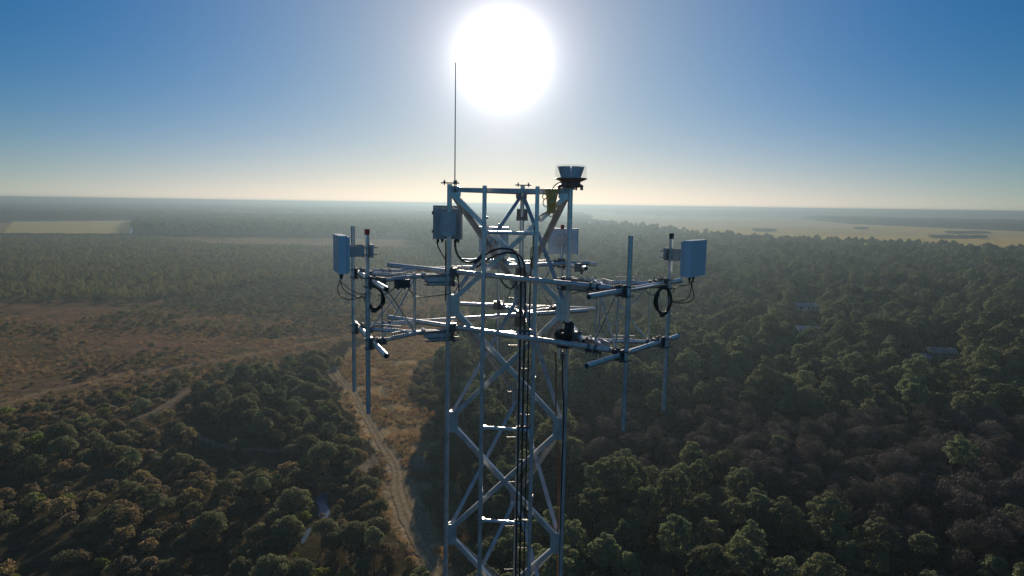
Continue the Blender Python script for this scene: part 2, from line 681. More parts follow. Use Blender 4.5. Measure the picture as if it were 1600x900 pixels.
# ------------------------------------------------------------------ tie pipes: from each mount's arm past the next leg
TIE_LABEL = {
    ('right', 0): 'long upper tie pipe crossing the front of the tower to the right mount',
    ('right', 1): 'long lower tie pipe crossing the front of the tower to the right mount',
    ('left', 0): 'upper tie pipe running from the left mount behind the tower past the rear leg',
    ('left', 1): 'lower tie pipe running from the left mount behind the tower past the rear leg',
    ('back', 0): 'upper tie pipe running in depth past the right leg, its open end facing us',
    ('back', 1): 'lower tie pipe running in depth past the right leg, its sunlit end facing us'}
proto_tie = None
for k in ('right', 'left', 'back'):
    for lv, (za, zb) in enumerate(((-1.03, -1.00), (-1.83, -1.82))):
        p0, leg = LP(1.93, -.58, za), Vector((math.cos(R(-120)), math.sin(R(-120)), 0)) * 1.0
        ins = leg * .90
        dirn = (Vector((ins.x, ins.y, zb)) - p0).normalized()
        p1 = p0 + dirn * 3.72
        if k == 'back':          # these two pass outside the right leg, straight in depth
            inv = Matrix.Rotation(-TH[k], 3, 'Z')
            ends = (((.90, 12.1, -1.03), (1.075, 9.9, -.91)), ((.855, 12.1, -1.83), (.98, 9.05, -1.82)))[lv]
            p0, p1 = (inv @ (Vector(e) - Vector((CX, CY, 0))) for e in ends)
            dirn = (p1 - p0).normalized()
            ins = p1 - dirn * .35
            leg = ins * 1.0
            zb = ins.z
        t = thing('tie_pipe', TIE_LABEL[(k, lv)], 'steel pipe', (CX, CY, CAM_H), TH[k], 'tie pipes bracing the antenna mounts', tower=True)
        obj('pipe', M().tube(p0 - dirn * .12, p1, .036, n=14, wall=.006), GALV, t)
        m = M()
        for f in (.0, .10):
            q = p0 + dirn * (.06 + f)
            m.tube(q, q + dirn * .03, .052, n=12)
        m.box(p0 + dirn * .12 + Vector((0, 0, -.05)), (.20, .09, .022), dirn, dirn.cross(Vector((0, 0, 1))))
        for f in (0, .05, .1, .15, .2):
            q = p0 + dirn * (.02 + f)
            m.tube(q + Vector((0, 0, -.10)), q + Vector((0, 0, .0)), .008, n=6)
        obj('end_clamp', m, CLAMP, t)
        q = Vector((ins.x, ins.y, zb))
        m = M().box(q * 1.0 + (Vector((leg.x, leg.y, 0)) * (.045 if k != 'back' else -.04)), (.10, .13, .13), dirn, dirn.cross(Vector((0, 0, 1))), .02)
        for f in (-.05, .05):
            m.tube(q + dirn * f + Vector((0, 0, -.1)), q + dirn * f + Vector((0, 0, .09)), .009, n=6)
        obj('leg_clamp', m, CLAMP, t)

# ------------------------------------------------------------------ panel antennas
PANEL = {
    ('left', .58): 'pale blue-grey panel antenna at the far left, on the red-tipped pipe',
    ('right', .58): 'pale blue-grey panel antenna at the far right, on the dark-tipped pipe',
    ('back', .74): 'panel antenna seen from behind through the tower, left of the rear leg',
    ('back', -.58): 'panel antenna seen from behind on a red-tipped pipe next to the beacon leg'}
first = None
for (k, s), lab in PANEL.items():
    if first is None:
        t = first = thing('panel_antenna', '', 'antenna', tower=True)
        m = M().box((.345, 0, -.67), (.11, .56, .48), bev=.022)
        obj('radome', m, RADOME, t)
        m = M().box((.275, 0, -.67), (.03, .52, .45))
        m.box((.252, 0, -.56), (.02, .40, .03))
        m.box((.252, 0, -.78), (.02, .40, .03))
        obj('back_housing', m, BACKING, t)
        m = M()
        for sy in (-.06, .06):
            m.box((.15, sy, -.64), (.19, .008, .13 if sy > 0 else .16))
        m.box((.052, 0, -.64), (.012, .16, .17))
        m.box((.24, 0, -.64), (.012, .18, .20))
        m.box((-.052, 0, -.64), (.030, .17, .17))
        for sy in (-.06, .06):
            for dz in (-.045, .045):
                m.tube((-.13, sy, -.64 + dz), (.06, sy, -.64 + dz), .007, n=6)
                m.tube((.15, sy * 1.05, -.64 + dz), (.15, sy * 1.3, -.64 + dz), .012, n=6)
        obj('tilt_bracket', m, GALV_DULL, t)
        m = M()
        for sy in (-.10, .02):
            m.tube((.33, sy, -.905), (.33, sy, -.955), .020, n=10)
            m.tube((.33, sy, -.95), (.33, sy, -1.00), .012, n=8)
        obj('cable_connector', m, BLACK, t)
    else:
        t = copy_tree(first)
        TOWER.append(t)
    t.location = S(k, 2.285, s, 0)
    t.rotation_euler = (0, 0, TH[k])
    tag(t, lab, 'antenna', 'square panel antennas on the mounts')

# ------------------------------------------------------------------ cable ladder on the near face
lc = Vector((-.035, 9.56, CAM_H))
ld = Vector((.990, -.139, 0))
lad = thing('cable_ladder', 'two-rail cable ladder with widely spaced rungs on the near face of the tower', 'ladder', (lc.x, lc.y, 0), tower=True)
LO = Vector((lc.x, lc.y, 0))
for sg in (-1, 1):
    p = lc + ld * (.37 * sg) - LO
    m = M().box(p + Vector((0, 0, -29.85)), (.055, .055, 60.2), ld, (.139, .99, 0), .008)
    obj('rail', m, GALV, lad)
rung0 = None
for i in range(7):
    z = -.40 - 1.415 * i
    if rung0 is None:
        m = M().tube(-ld * .343, ld * .343, .024, n=12)
        for sg in (-1, 1):
            m.box(ld * (.325 * sg), (.035, .07, .06), ld, (.139, .99, 0))
        m.box(ld * .04 , (.02, .055, .055), ld, (.139, .99, 0))
        rung = rung0 = obj('rung', m, GALV, lad)
    else:
        rung = rung0.copy()
        COL.objects.link(rung)
    rung.location = lc - LO + Vector((0, 0, z))
m = M()
for i in range(7, 42):
    z = -.40 - 1.415 * i
    m.tube(lc - LO - ld * .343 + Vector((0, 0, z)), lc - LO + ld * .343 + Vector((0, 0, z)), .024, n=6)
obj('lower_rungs', m, GALV, lad)
m = M()
for z in (-.2, -2.5, -4.3):      # stays from the rails to the tower braces
    for sg in (-1, 1):
        q = lc - LO + ld * (.37 * sg) + Vector((0, 0, z))
        m.bar(q, q + Vector((.139, .99, 0)) * .22, .03, .03)
obj('stay', m, GALV_DULL, lad)


def W(px, py, y):
    """point seen at a place in the photograph, y metres away"""
    X, Y = px - 800, py - 450
    c, s = math.cos(ROLL), math.sin(ROLL)
    X, Y = X * c + Y * s, -X * s + Y * c
    cp, sp = math.cos(PITCH), math.sin(PITCH)
    a, b = X / FPX, -Y / FPX
    k = y / (cp + b * sp)
    return Vector((a * k, y, CAM_H + (-sp + b * cp) * k))


# ------------------------------------------------------------------ feed cables down the ladder
def cable(name, pts, r, mat, label, group=None, cat='cable', smooth=3):
    o = Vector(pts[0])
    q = [Vector(p) - o for p in pts]
    c = obj(name, M().path(q, r, smooth=smooth), mat)
    c.location = o
    tag(c, label, cat, group)
    TOWER.append(c)
    return c


yl = 9.50
for px, arc, r_, lab in (
        (815, [(742, 412, 9.75), (752, 404, 9.7), (762, 396, 9.62), (775, 389, 9.55), (792, 388, 9.5), (808, 393, 9.5)], .0145,
         'thick black feed cable rising in the upper arc then down the ladder'),
        (822, [(745, 418, 9.8), (756, 410, 9.75), (768, 402, 9.7), (784, 396, 9.6), (800, 394, 9.55), (816, 400, 9.5)], .0145,
         'thick black feed cable in the lower arc, beside the right ladder rail'),
        (829, [(836, 352, 9.5), (833, 372, 9.5), (834, 390, 9.5)], .010,
         'thin black cable nearest the right ladder rail')):
    top = W(px, 425, yl)
    pts = [W(*a) for a in arc] + [top, top + Vector((.0, 0, -.8)), top + Vector((.005, .0, -6)), top + Vector((.02, 0, -20)), Vector((top.x, top.y, .3))]
    cable('feed_cable', pts, r_, BLACK, lab, 'black feed cables on the cable ladder')
# hangers where the cables cross the rungs
for z in (-1.815, -3.23, -4.645, -6.06):
    ho = W(818, 517, yl)
    ho.z = CAM_H + z + .05
    m = M().box((.03, .036, -.012), (.20, .012, .03))
    for dx in (-.03, .03, .09):
        m.box((dx, .012, 0), (.035, .05, .03))
    h_ = obj('cable_hanger', m, CLAMP, lad)
    h_.location = ho - LO
# cables from the junction box
cable('box_cable', [W(711, 376, 10.0), W(712, 392, 10.0), W(720, 407, 9.95), W(735, 412, 9.85), W(748, 405, 9.78), W(756, 396, 9.75)], .016, BLACK,
      'thick black cable sagging from the right gland of the junction box', 'black cables under the junction box')
cable('box_cable', [W(683, 376, 10.0), W(684, 385, 10.0), W(690, 396, 9.98), W(700, 412, 9.95), W(712, 424, 9.9), W(718, 440, 9.9), W(717, 462, 9.9)], .010, BLACK,
      'thin black cable curving from the left gland of the junction box to the leg', 'black cables under the junction box')
cable('box_cable', [W(696.5, 376, 9.97), W(697, 400, 9.93), W(697, 440, 9.93), W(696.5, 470, 9.93)], .011, BLACK,
      'black cable running straight down the left leg from the junction box', 'black cables under the junction box')
cable('leg_cable', [W(880, 548, 9.60), W(879.5, 600, 9.60), W(882, 620, 9.6), W(882, 660, 9.60), W(879, 740, 9.62), W(877, 900, 9.64), Vector((.80, 9.60, 20)), Vector((.85, 9.6, .3))], .011, BLACK,
      'black cable strapped along the right leg below the black bundle')
cable('leg_cable', [W(869, 548, 9.7), W(870, 600, 9.7), W(869.5, 650, 9.7), W(874, 720, 9.72), W(874, 800, 9.72), W(873, 900, 9.75), Vector((.78, 9.72, 20)), Vector((.8, 9.72, .3))], .011, RUST,
      'rust brown cable hanging beside the right leg')


# coil of slack cable: several loops with a binding
def coil(name, c, rx, rz, turns, r, mat, label, yaw=0.0, spread=.02, group=None, tie=True):
    t = thing(name, label, 'cable coil', c, 0, group, tower=True)
    for i in range(turns):
        ex, ez = rx + random.uniform(-spread, spread), rz + random.uniform(-spread, spread)
        ox = random.uniform(-spread, spread) * .6
        oy = random.uniform(-spread, spread)
        pts = []
        ph = random.uniform(0, 6.28)
        for q in range(15):
            a = ph + 2 * math.pi * q / 14
            p = Vector((ex * math.cos(a) * (1 + .05 * math.sin(2 * a + i)) + ox, oy + .012 * math.sin(a * 3 + i), ez * math.sin(a)))
            p.rotate(Matrix.Rotation(yaw, 3, 'Z'))
            pts.append(p)
        obj('loop', M().path(pts, r, n=6, smooth=2), mat, t)
    if tie:
        m = M()
        for a in (R(88), R(265)):
            p = Vector((rx * math.cos(a), 0, rz * math.sin(a)))
            p.rotate(Matrix.Rotation(yaw, 3, 'Z'))
            m.tube(p - Vector((.03, 0, 0)), p + Vector((.03, 0, 0)), spread + r * 1.6, n=10)
        obj('binding', m, mat, t)
    return t


coil('cable_coil', W(586, 466, 8.92), .135, .165, 8, .009, BLACK, 'black coil of slack cable hanging under the left mount by the red-tipped pipe', R(-20), .024,
     'coils of slack black cable')
coil('cable_coil', W(1037, 469, 9.05), .105, .185, 8, .009, BLACK, 'oval black coil of slack cable hanging below the right panel antenna', R(10), .022,
     'coils of slack black cable')
# jumper cables of the two outer panels
JL = W(532, 436, 8.64)
cable('jumper_cable', [JL, W(531, 440, 8.62), W(545, 452, 8.7), W(563, 461, 8.8), W(584, 459, 8.9)], .006, GALV_DULL, 'pale thin jumper cable under the left panel antenna', 'jumper cables under the panel antennas')
cable('jumper_cable', [JL, W(529, 446, 8.62), W(528, 460, 8.62), W(540, 469, 8.7), W(557, 469, 8.8), W(571, 460, 8.88), W(580, 458, 8.9)], .006, BLACK,
      'black jumper cable in the widest loop under the left panel antenna', 'jumper cables under the panel antennas')
cable('jumper_cable', [JL, W(533, 446, 8.62), W(540, 457, 8.66), W(556, 465, 8.8), W(576, 466, 8.95)], .006, BLACK,
      'black jumper cable in the inner loop under the left panel antenna', 'jumper cables under the panel antennas')
JR = W(1081, 437, 9.04)
cable('jumper_cable', [JR, W(1080, 444, 9.04), W(1066, 445, 9.1), W(1055, 448, 9.2), W(1052, 456, 9.25)], .006, BLACK,
      'black jumper cable looping straight to the pipe from the right panel antenna', 'jumper cables under the panel antennas')
cable('jumper_cable', [JR, W(1080, 456, 9.04), W(1074, 467, 9.1), W(1062, 470, 9.2), W(1050, 469, 9.3)], .006, BLACK,
      'black jumper cable in the inner loop under the right panel antenna', 'jumper cables under the panel antennas')
cable('jumper_cable', [JR, W(1083, 454, 9.04), W(1087, 464, 9.06), W(1080, 470, 9.1), W(1065, 473, 9.2), W(1050, 471, 9.3)], .006, BLACK,
      'black jumper cable in the outer loop under the right panel antenna', 'jumper cables under the panel antennas')
cable('link_cable', [W(618, 450, 9.3), W(606, 459, 9.1), W(598, 462, 9.0), W(592, 462, 8.95)], .007, BLACK, 'black cable from the small grey unit to the left coil', 'thin cables along the mounts')
cable('link_cable', [W(637, 448, 9.5), W(644, 459, 9.55), W(652, 465, 9.6), W(670, 464, 9.7), W(695, 461, 9.85), W(712, 458, 9.9), W(717, 445, 9.9)], .006, BLACK,
      'thin black cable slung from the small grey unit to the left leg', 'thin cables along the mounts')
cable('link_cable', [W(894, 459, 9.55), W(905, 455, 9.45), W(916, 455, 9.3), W(928, 460, 9.1), W(938, 456, 9.0)], .007, BLACK,
      'thin black cable looped below the upper tie pipe by the right leg', 'thin cables along the mounts')
cable('link_cable', [W(1008, 450, 9.1), W(1012, 457, 9.1), W(1022, 461, 9.1), W(1030, 458, 9.05), W(1034, 450, 9.05)], .005, BLACK,
      'thin black cable drooping from the right mount beside the oval coil', 'thin cables along the mounts')
# small radio unit under the left arm
t = thing('radio_unit', 'small dark grey radio unit slung under the arm of the left mount', 'radio unit', W(629, 444, 9.32), tower=True)
m = M().box((0, 0, 0), (.22, .07, .115), (.82, .57, 0), (-.57, .82, 0), .012)
obj('casing', m, DARKBOX, t)
m = M()
for i in range(7):
    m.box(Vector((.82, .57, 0)) * (-.09 + .03 * i) + Vector((.57, -.82, 0)) * .042, (.006, .02, .10), (.82, .57, 0), (-.57, .82, 0))
obj('cooling_fins', m, DARKBOX, t)
m = M()
for i in (-.06, .04):
    m.tube(Vector((.82, .57, 0)) * i + Vector((0, 0, -.055)), Vector((.82, .57, 0)) * i + Vector((0, 0, -.085)), .012, n=8)
obj('connector', m, BLACK, t)

# black wrapped bundle round the right leg
bo = W(884, 522, 9.66)
t = thing('cable_bundle', 'thick black wrapped bundle of cable lashed round the right leg', 'cable bundle', bo, tower=True)
for i in range(16):
    pts = []
    ph = random.uniform(0, 6.28)
    rx, ry = random.uniform(.085, .15), random.uniform(.07, .12)
    z0 = random.uniform(-.15, .02)
    tl = random.uniform(-.35, .35)
    for q in range(11):
        a = ph + 2 * math.pi * q / 10
        pts.append(Vector((rx * math.cos(a), ry * math.sin(a), z0 + tl * rx * math.cos(a + 1))))
    obj('loop', M().path(pts, .022, n=6, smooth=2), BLACK, t)
for i in range(5):
    x = random.uniform(-.06, .07)
    obj('loop', M().path([Vector((x, -.10, -.1)), Vector((x + .03, -.12, .06)), Vector((x + .05, -.06, .16)), Vector((x + .02, .06, .17))], .024, n=6), BLACK, t)
obj('strap', M().path([Vector((-.10, -.10, -.16)), Vector((0, -.15, -.17)), Vector((.1, -.10, -.16)), Vector((.12, .06, -.14)), Vector((0, .12, -.14)),
                       Vector((-.12, .04, -.15)), Vector((-.10, -.10, -.16))], .016, n=6), BLACK, t)
# shackle hanging below it
t = thing('shackle', 'small steel shackle hanging on the right leg just below the lower tie pipe', 'shackle', W(880, 556, 9.58), tower=True)
pts = [Vector((.028 * math.cos(a), 0, .035 * math.sin(a) - .02)) for a in [R(120 + 30 * i) for i in range(11)]]
obj('bow', M().path(pts, .008, n=6, smooth=1), CLAMP, t)
obj('pin', M().tube((-.04, 0, .015), (.04, 0, .015), .010, n=8), CLAMP, t)

# ------------------------------------------------------------------ junction box on the left leg
jo = Vector((-.955, 10.08, CAM_H - .30))
t = thing('junction_box', 'grey steel junction box clamped to the top of the left leg', 'junction box', jo, R(-3), tower=True)
obj('housing', M().box((0, .02, 0), (.405, .17, .455), bev=.012), BOXPAINT, t)
m = M().box((-.025, .155, .012), (.44, .045, .50), bev=.006)
d_ = obj('door', m, BOXPAINT, t)
m = M()
for z in (.15, -.12):
    m.tube((-.245, .13, z - .025), (-.245, .13, z + .025), .016, n=8)
obj('hinge', m, CLAMP, d_)
m = M().box((.035, -.228, 0), (.22, .010, .31))
for z in (.155, -.155):
    m.box((.035, -.234, z), (.235, .012, .035))
for sx in (-.06, .13):
    m.box((sx, -.15, 0), (.012, .15, .31))
for sx in (-.04, .10):
    for z in (.155, -.155):
        m.tube((sx, -.26, z), (sx, -.06, z), .007, n=6)
obj('mounting_bracket', m, GALV_DULL, t)
for x in (-.15, -.085, .02, .115, .15):
    g = M().tube((x, .02, -.226), (x, .02, -.262), .022, n=10)
    g.tube((x, .02, -.262), (x, .02, -.285), .014, n=8)
    obj('cable_gland', g, BLACK, t)

# ------------------------------------------------------------------ lightning rod
lo = Vector((-.838, 9.85, CAM_H + .285))
t = thing('lightning_rod', 'tall thin lightning rod standing on the top of the left leg', 'lightning rod', lo, tower=True)
obj('rod', M().tube((0, 0, -.13), (-.004, 0, 1.665), .0085, .006, n=8), CLAMP, t)
m = M().tube((0, 0, -.02), (0, 0, .035), .02, n=8)
m.tube((0, 0, -.13), (0, 0, -.10), .016, n=8)
obj('base_clamp', m, CLAMP, t)

# ------------------------------------------------------------------ aviation beacon
bo = S('right', 1.0, 0, .24)
t = thing('aviation_beacon', 'round aviation warning beacon with clear lens on top of the right leg', 'beacon', bo, tower=True)
m = M().lathe((0, 0, 0), [(.05, 0), (.16, .012), (.185, .03), (.165, .045), (.135, .06), (.14, .085), (.21, .115), (.235, .128), (.215, .14), (.05, .14)])
for i in range(8):
    a = 2 * math.pi * i / 8 + .2
    c = Vector((.17 * math.cos(a), .17 * math.sin(a), .0))
    m.tube(c + Vector((0, 0, -.028)), c + Vector((0, 0, .03)), .016, n=6)
obj('base', m, BEACON, t)
m = M()
for i in range(6):        # ring of trapezoid reflector units with gaps
    a0, a1 = 2 * math.pi * (i + .07) / 6 + .436, 2 * math.pi * (i + .93) / 6 + .436
    rb, rt = .138, .188
    pts = []
    for rad, z in ((rb, .142), (rt, .292)):
        for rr_ in (rad, rad - .05):
            for q in range(5):
                a = a0 + (a1 - a0) * q / 4
                pts.append(Vector((rr_ * math.cos(a), rr_ * math.sin(a), z)))
    fs = []
    for q in range(4):
        fs += [(q, q + 1, 10 + q + 1, 10 + q), (5 + q + 1, 5 + q, 15 + q, 15 + q + 1), (q + 1, q, 5 + q, 5 + q + 1), (10 + q, 10 + q + 1, 15 + q + 1, 15 + q)]
    fs += [(0, 10, 15, 5), (4, 9, 19, 14)]
    m.add(pts, fs)
m.tube((0, 0, .14), (0, 0, .285), .02, n=8)
obj('reflector', m, REFLECT, t)
m = M().lathe((0, 0, 0), [(.228, .131), (.224, .22), (.218, .295), (.200, .315), (.10, .322), (.01, .324)], n=36)
obj('lens', m, GLASS, t)

# ------------------------------------------------------------------ yellow cable hank on the top beam
yo = W(862, 302, 9.64)
t = thing('yellow_cable_hank', 'hank of yellow cable tied over the top beam near the beacon', 'cable hank', yo, tower=True)
for i in range(11):
    x0 = random.uniform(-.085, .085)
    tw_ = random.uniform(-.03, .03)
    pts = [Vector((x0, .09, -.02)), Vector((x0, .06, .055)), Vector((x0, -.03, .06)), Vector((x0 * .9, -.07, .0)), Vector((x0 * .35 + tw_, -.05, -.12)),
           Vector((x0 * .3 + tw_, -.05, -.20)), Vector((x0 * .7, -.05, -.275)), Vector((x0 * .2 - .02, -.04, -.25)), Vector((x0 * .25, -.04, -.10)), Vector((x0 * .8, -.03, -.02))]
    obj('loop', M().path(pts, .012, n=6, smooth=2), OLIVE, t)
for cx_, cz_, r_ in ((-.10, -.045, .038), (-.005, -.285, .042), (.07, -.20, .045), (-.075, -.13, .06)):
    pts = [Vector((cx_ + r_ * .8 * math.cos(2 * math.pi * q / 10), -.05, cz_ + r_ * math.sin(2 * math.pi * q / 10))) for q in range(11)]
    obj('loose_loop', M().path(pts, .007, n=6, smooth=2), OLIVE, t)
obj('binding', M().tube((-.045, -.05, -.135), (.05, -.05, -.125), .05, n=10), OLIVE, t)
cable('beacon_cable', [W(877, 284, 9.6), W(871, 286, 9.6), W(865, 291, 9.6), W(863.5, 298, 9.6)], .008, OLIVE, 'short olive cable curving from the beacon to the yellow hank')
cable('beacon_cable', [W(858, 330, 9.6), W(850, 333, 9.6), W(843, 338, 9.55), W(838, 345, 9.52), W(834, 356, 9.5)], .008, BLACK, 'black cable leading from the yellow hank to the right ladder rail')
# bundle of small cables hung behind the arcs, around the rear leg clamps
cable('link_cable', [W(831, 385, 9.9), W(829, 400, 9.9), W(832, 420, 9.9), W(826, 436, 10.2), W(812, 446, 10.8)], .008, BLACK,
      'thin black cable dropping behind the ladder towards the rear leg', 'thin cables along the mounts')
cable('link_cable', [W(780, 432, 10.7), W(790, 448, 10.7), W(800, 452, 10.8), W(806, 444, 10.9), W(812, 434, 11.0)], .014, BLACK,
      'black cable looped under the rear leg clamp', 'thin cables along the mounts')

# the whole tower leans a hair to the right of plumb
lean = Matrix.Translation((0, CY, CAM_H)) @ Matrix.Rotation(.0042, 4, 'Y') @ Matrix.Translation((0, -CY, -CAM_H))
for o in TOWER:
    mw = Matrix.Translation(o.location) @ o.rotation_euler.to_matrix().to_4x4()
    o.matrix_world = lean @ mw

# ================================================================== THE LAND
# outlines below are survey outlines read off the photograph at ground level and turned into map metres by ground_at
def inside(px, py, poly):
    px, py = np.asarray(px, float), np.asarray(py, float)
    r = np.zeros(px.shape, bool)
    n = len(poly)
    for i in range(n):
        x0, y0 = poly[i]
        x1, y1 = poly[(i + 1) % n]
        c = (y0 > py) != (y1 > py)
        if y1 != y0:
            r ^= c & (px < (x1 - x0) * (py - y0) / (y1 - y0) + x0)
    return r


_perm = np.random.default_rng(5).random((256, 256))


def vnoise(x, y):
    xi, yi = np.floor(x).astype(int), np.floor(y).astype(int)
    fx, fy = x - xi, y - yi
    fx, fy = fx * fx * (3 - 2 * fx), fy * fy * (3 - 2 * fy)
    g = lambda a, b: _perm[a % 256, b % 256]
    return (g(xi, yi) * (1 - fx) + g(xi + 1, yi) * fx) * (1 - fy) + (g(xi, yi + 1) * (1 - fx) + g(xi + 1, yi + 1) * fx) * fy


def fbm(x, y, s, o=4):
    t, a, n = 0, 1, 0
    for i in range(o):
        t = t + a * vnoise(x / s + 17.3 * i, y / s + 9.1 * i)
        n += a
        a *= .5
        s *= .5
    return t / n


BIG = 3000
P_GRASS = [(-BIG, 470), (230, 468), (330, 452), (430, 440), (540, 430), (640, 428), (770, 440), (760, 480), (715, 520), (560, 530), (480, 560), (330, 590),
           (180, 625), (0, 665), (-BIG, 1150)]
P_SCRUBPATCH = [(245, 478), (330, 450), (430, 436), (548, 428), (640, 436), (600, 480), (500, 492), (380, 488)]
P_KNOLL = [(672, 714), (708, 710), (714, 748), (684, 750)]
P_CLEAR = [(526, 585), (555, 545), (620, 525), (715, 505), (760, 470), (740, 520), (700, 552), (655, 565), (640, 590), (642, 625), (700, 655), (690, 690),
           (648, 705), (640, 735), (715, 735), (720, 770), (728, 820), (738, 900), (760, 1000), (660, 1000), (645, 880), (625, 820), (608, 760), (592, 715), (566, 665), (540, 625)]
P_FOREST = [(760, 435), (760, 480), (735, 530), (695, 556), (657, 568), (642, 592), (644, 625), (704, 655), (712, 690), (714, 735), (720, 765), (728, 820),
            (738, 900), (765, 1000), (820, 1300), (1000, 3000), (BIG * 2, 3000), (BIG * 2, 490), (1600, 409), (1460, 395), (1290, 386), (1180, 381), (1100, 374), (1000, 360), (920, 352), (640, 352), (640, 380)]
P_YOUNG = [(-BIG, 374), (205, 371), (330, 382), (540, 388), (770, 388), (770, 434), (640, 432), (540, 432), (430, 441), (330, 456), (230, 470), (-BIG, 474)]
P_WOODS_L = [(212, 345), (330, 345), (640, 346), (920, 348), (900, 386), (540, 371), (300, 369), (204, 367)]
P_FIELD_L = [(7, 364), (203, 365), (209.5, 344.8), (21, 345.6)]
P_FIELD_L2 = [(-BIG, 352), (20, 348), (7, 364), (-BIG, 371)]
P_FIELD_R = [(905, 334), (1060, 337.5), (1240, 341), (1330, 350), (1458, 355.5), (1600, 361), (BIG, 394), (BIG, 490), (1600, 410), (1460, 396), (1290, 387), (1180, 382), (1100, 375), (1000, 360), (920, 350)]
P_STRIP1 = [(215, 369), (300, 369.5), (540, 372), (760, 378), (760, 388), (540, 385), (330, 380)]
P_STRIP2 = [(300, 335.5), (560, 337), (560, 341.5), (340, 339.5)]
P_STRIP3 = [(560, 331.5), (960, 333), (960, 337), (700, 338)]
P_BARE = [(880, 700), (1000, 682), (1060, 690), (1160, 680), (1300, 700), (1450, 690), (1600, 690), (1800, 690), (1800, 930), (1500, 950), (1370, 900), (1200, 830), (1050, 770), (900, 790)]
P_OAKS = [(300, 645), (390, 592), (470, 575), (530, 570), (545, 605), (565, 655), (592, 705), (598, 750), (480, 735), (420, 712), (330, 715)]
P_LOW = [(-BIG, 760), (0, 690), (200, 690), (330, 715), (420, 730), (500, 742), (598, 752), (622, 800), (640, 860), (655, 900), (690, 1000), (720, 3000), (-BIG, 3000)]
P_MIDSCRUB = [(-BIG, 1150), (0, 640), (180, 612), (330, 582), (480, 556), (540, 560), (532, 575), (390, 592), (300, 650), (330, 715), (200, 690), (0, 690), (-BIG, 760)]
POND = [[(494, 778), (499, 771), (508, 770), (514, 776), (512, 783), (509, 788), (514, 795), (516, 802), (512, 809), (504, 811), (497, 807), (499, 798), (498, 790), (494, 785)],
        [(470, 842), (476, 834), (481, 826), (487, 824), (483, 836), (477, 848), (471, 852)]]
ISLANDS = [((1452, 1540), 371.5, 1.5), ((1478, 1550), 364.5, .9), ((1180, 1215), 361, .9), ((1340, 1352), 358, .6)]

# tracks: centre lines with width in metres
TRACKS = {
    'dirt_road': ([(715, 960), (700, 915), (686, 895), (672, 878), (655, 850), (640, 820), (628, 790), (620, 762), (622, 735), (612, 715), (598, 695), (585, 670), (572, 650), (560, 625), (549, 606), (530, 590), (522, 575)], 2.7, (.46, .36, .235)),
    'side_track': ([(676, 850), (664, 820), (650, 795), (641, 770), (632, 748)], 1.8, (.40, .31, .20)),
    'faint_track': ([(632, 668), (622, 650), (607, 635), (600, 618), (604, 600), (613, 582), (617, 562), (625, 545)], 2.0, (.34, .27, .17)),
    'field_track': ([(-60, 648), (0, 633), (100, 606), (200, 586), (300, 571), (400, 553), (500, 534), (560, 523), (650, 505), (730, 492)], 2.6, (.38, .27, .165)),
    'scrub_trail': ([(215, 655), (250, 640), (290, 613), (330, 595), (395, 578), (430, 566)], 1.7, (.30, .235, .17)),
    'bend_trail': ([(275, 662), (290, 670), (322, 690), (360, 700), (430, 705)], 1.3, (.32, .25, .18)),
}


def seg_dist(x, y, line):
    gx, gy = ground_at([p[0] for p in line], [p[1] for p in line])
    best = np.full(np.shape(x), 1e9)
    for i in range(len(gx) - 1):
        ax, ay, bx, by = gx[i], gy[i], gx[i + 1], gy[i + 1]
        dx, dy = bx - ax, by - ay
        t = np.clip(((x - ax) * dx + (y - ay) * dy) / (dx * dx + dy * dy), 0, 1)
        best = np.minimum(best, np.hypot(x - ax - t * dx, y - ay - t * dy))
    return best


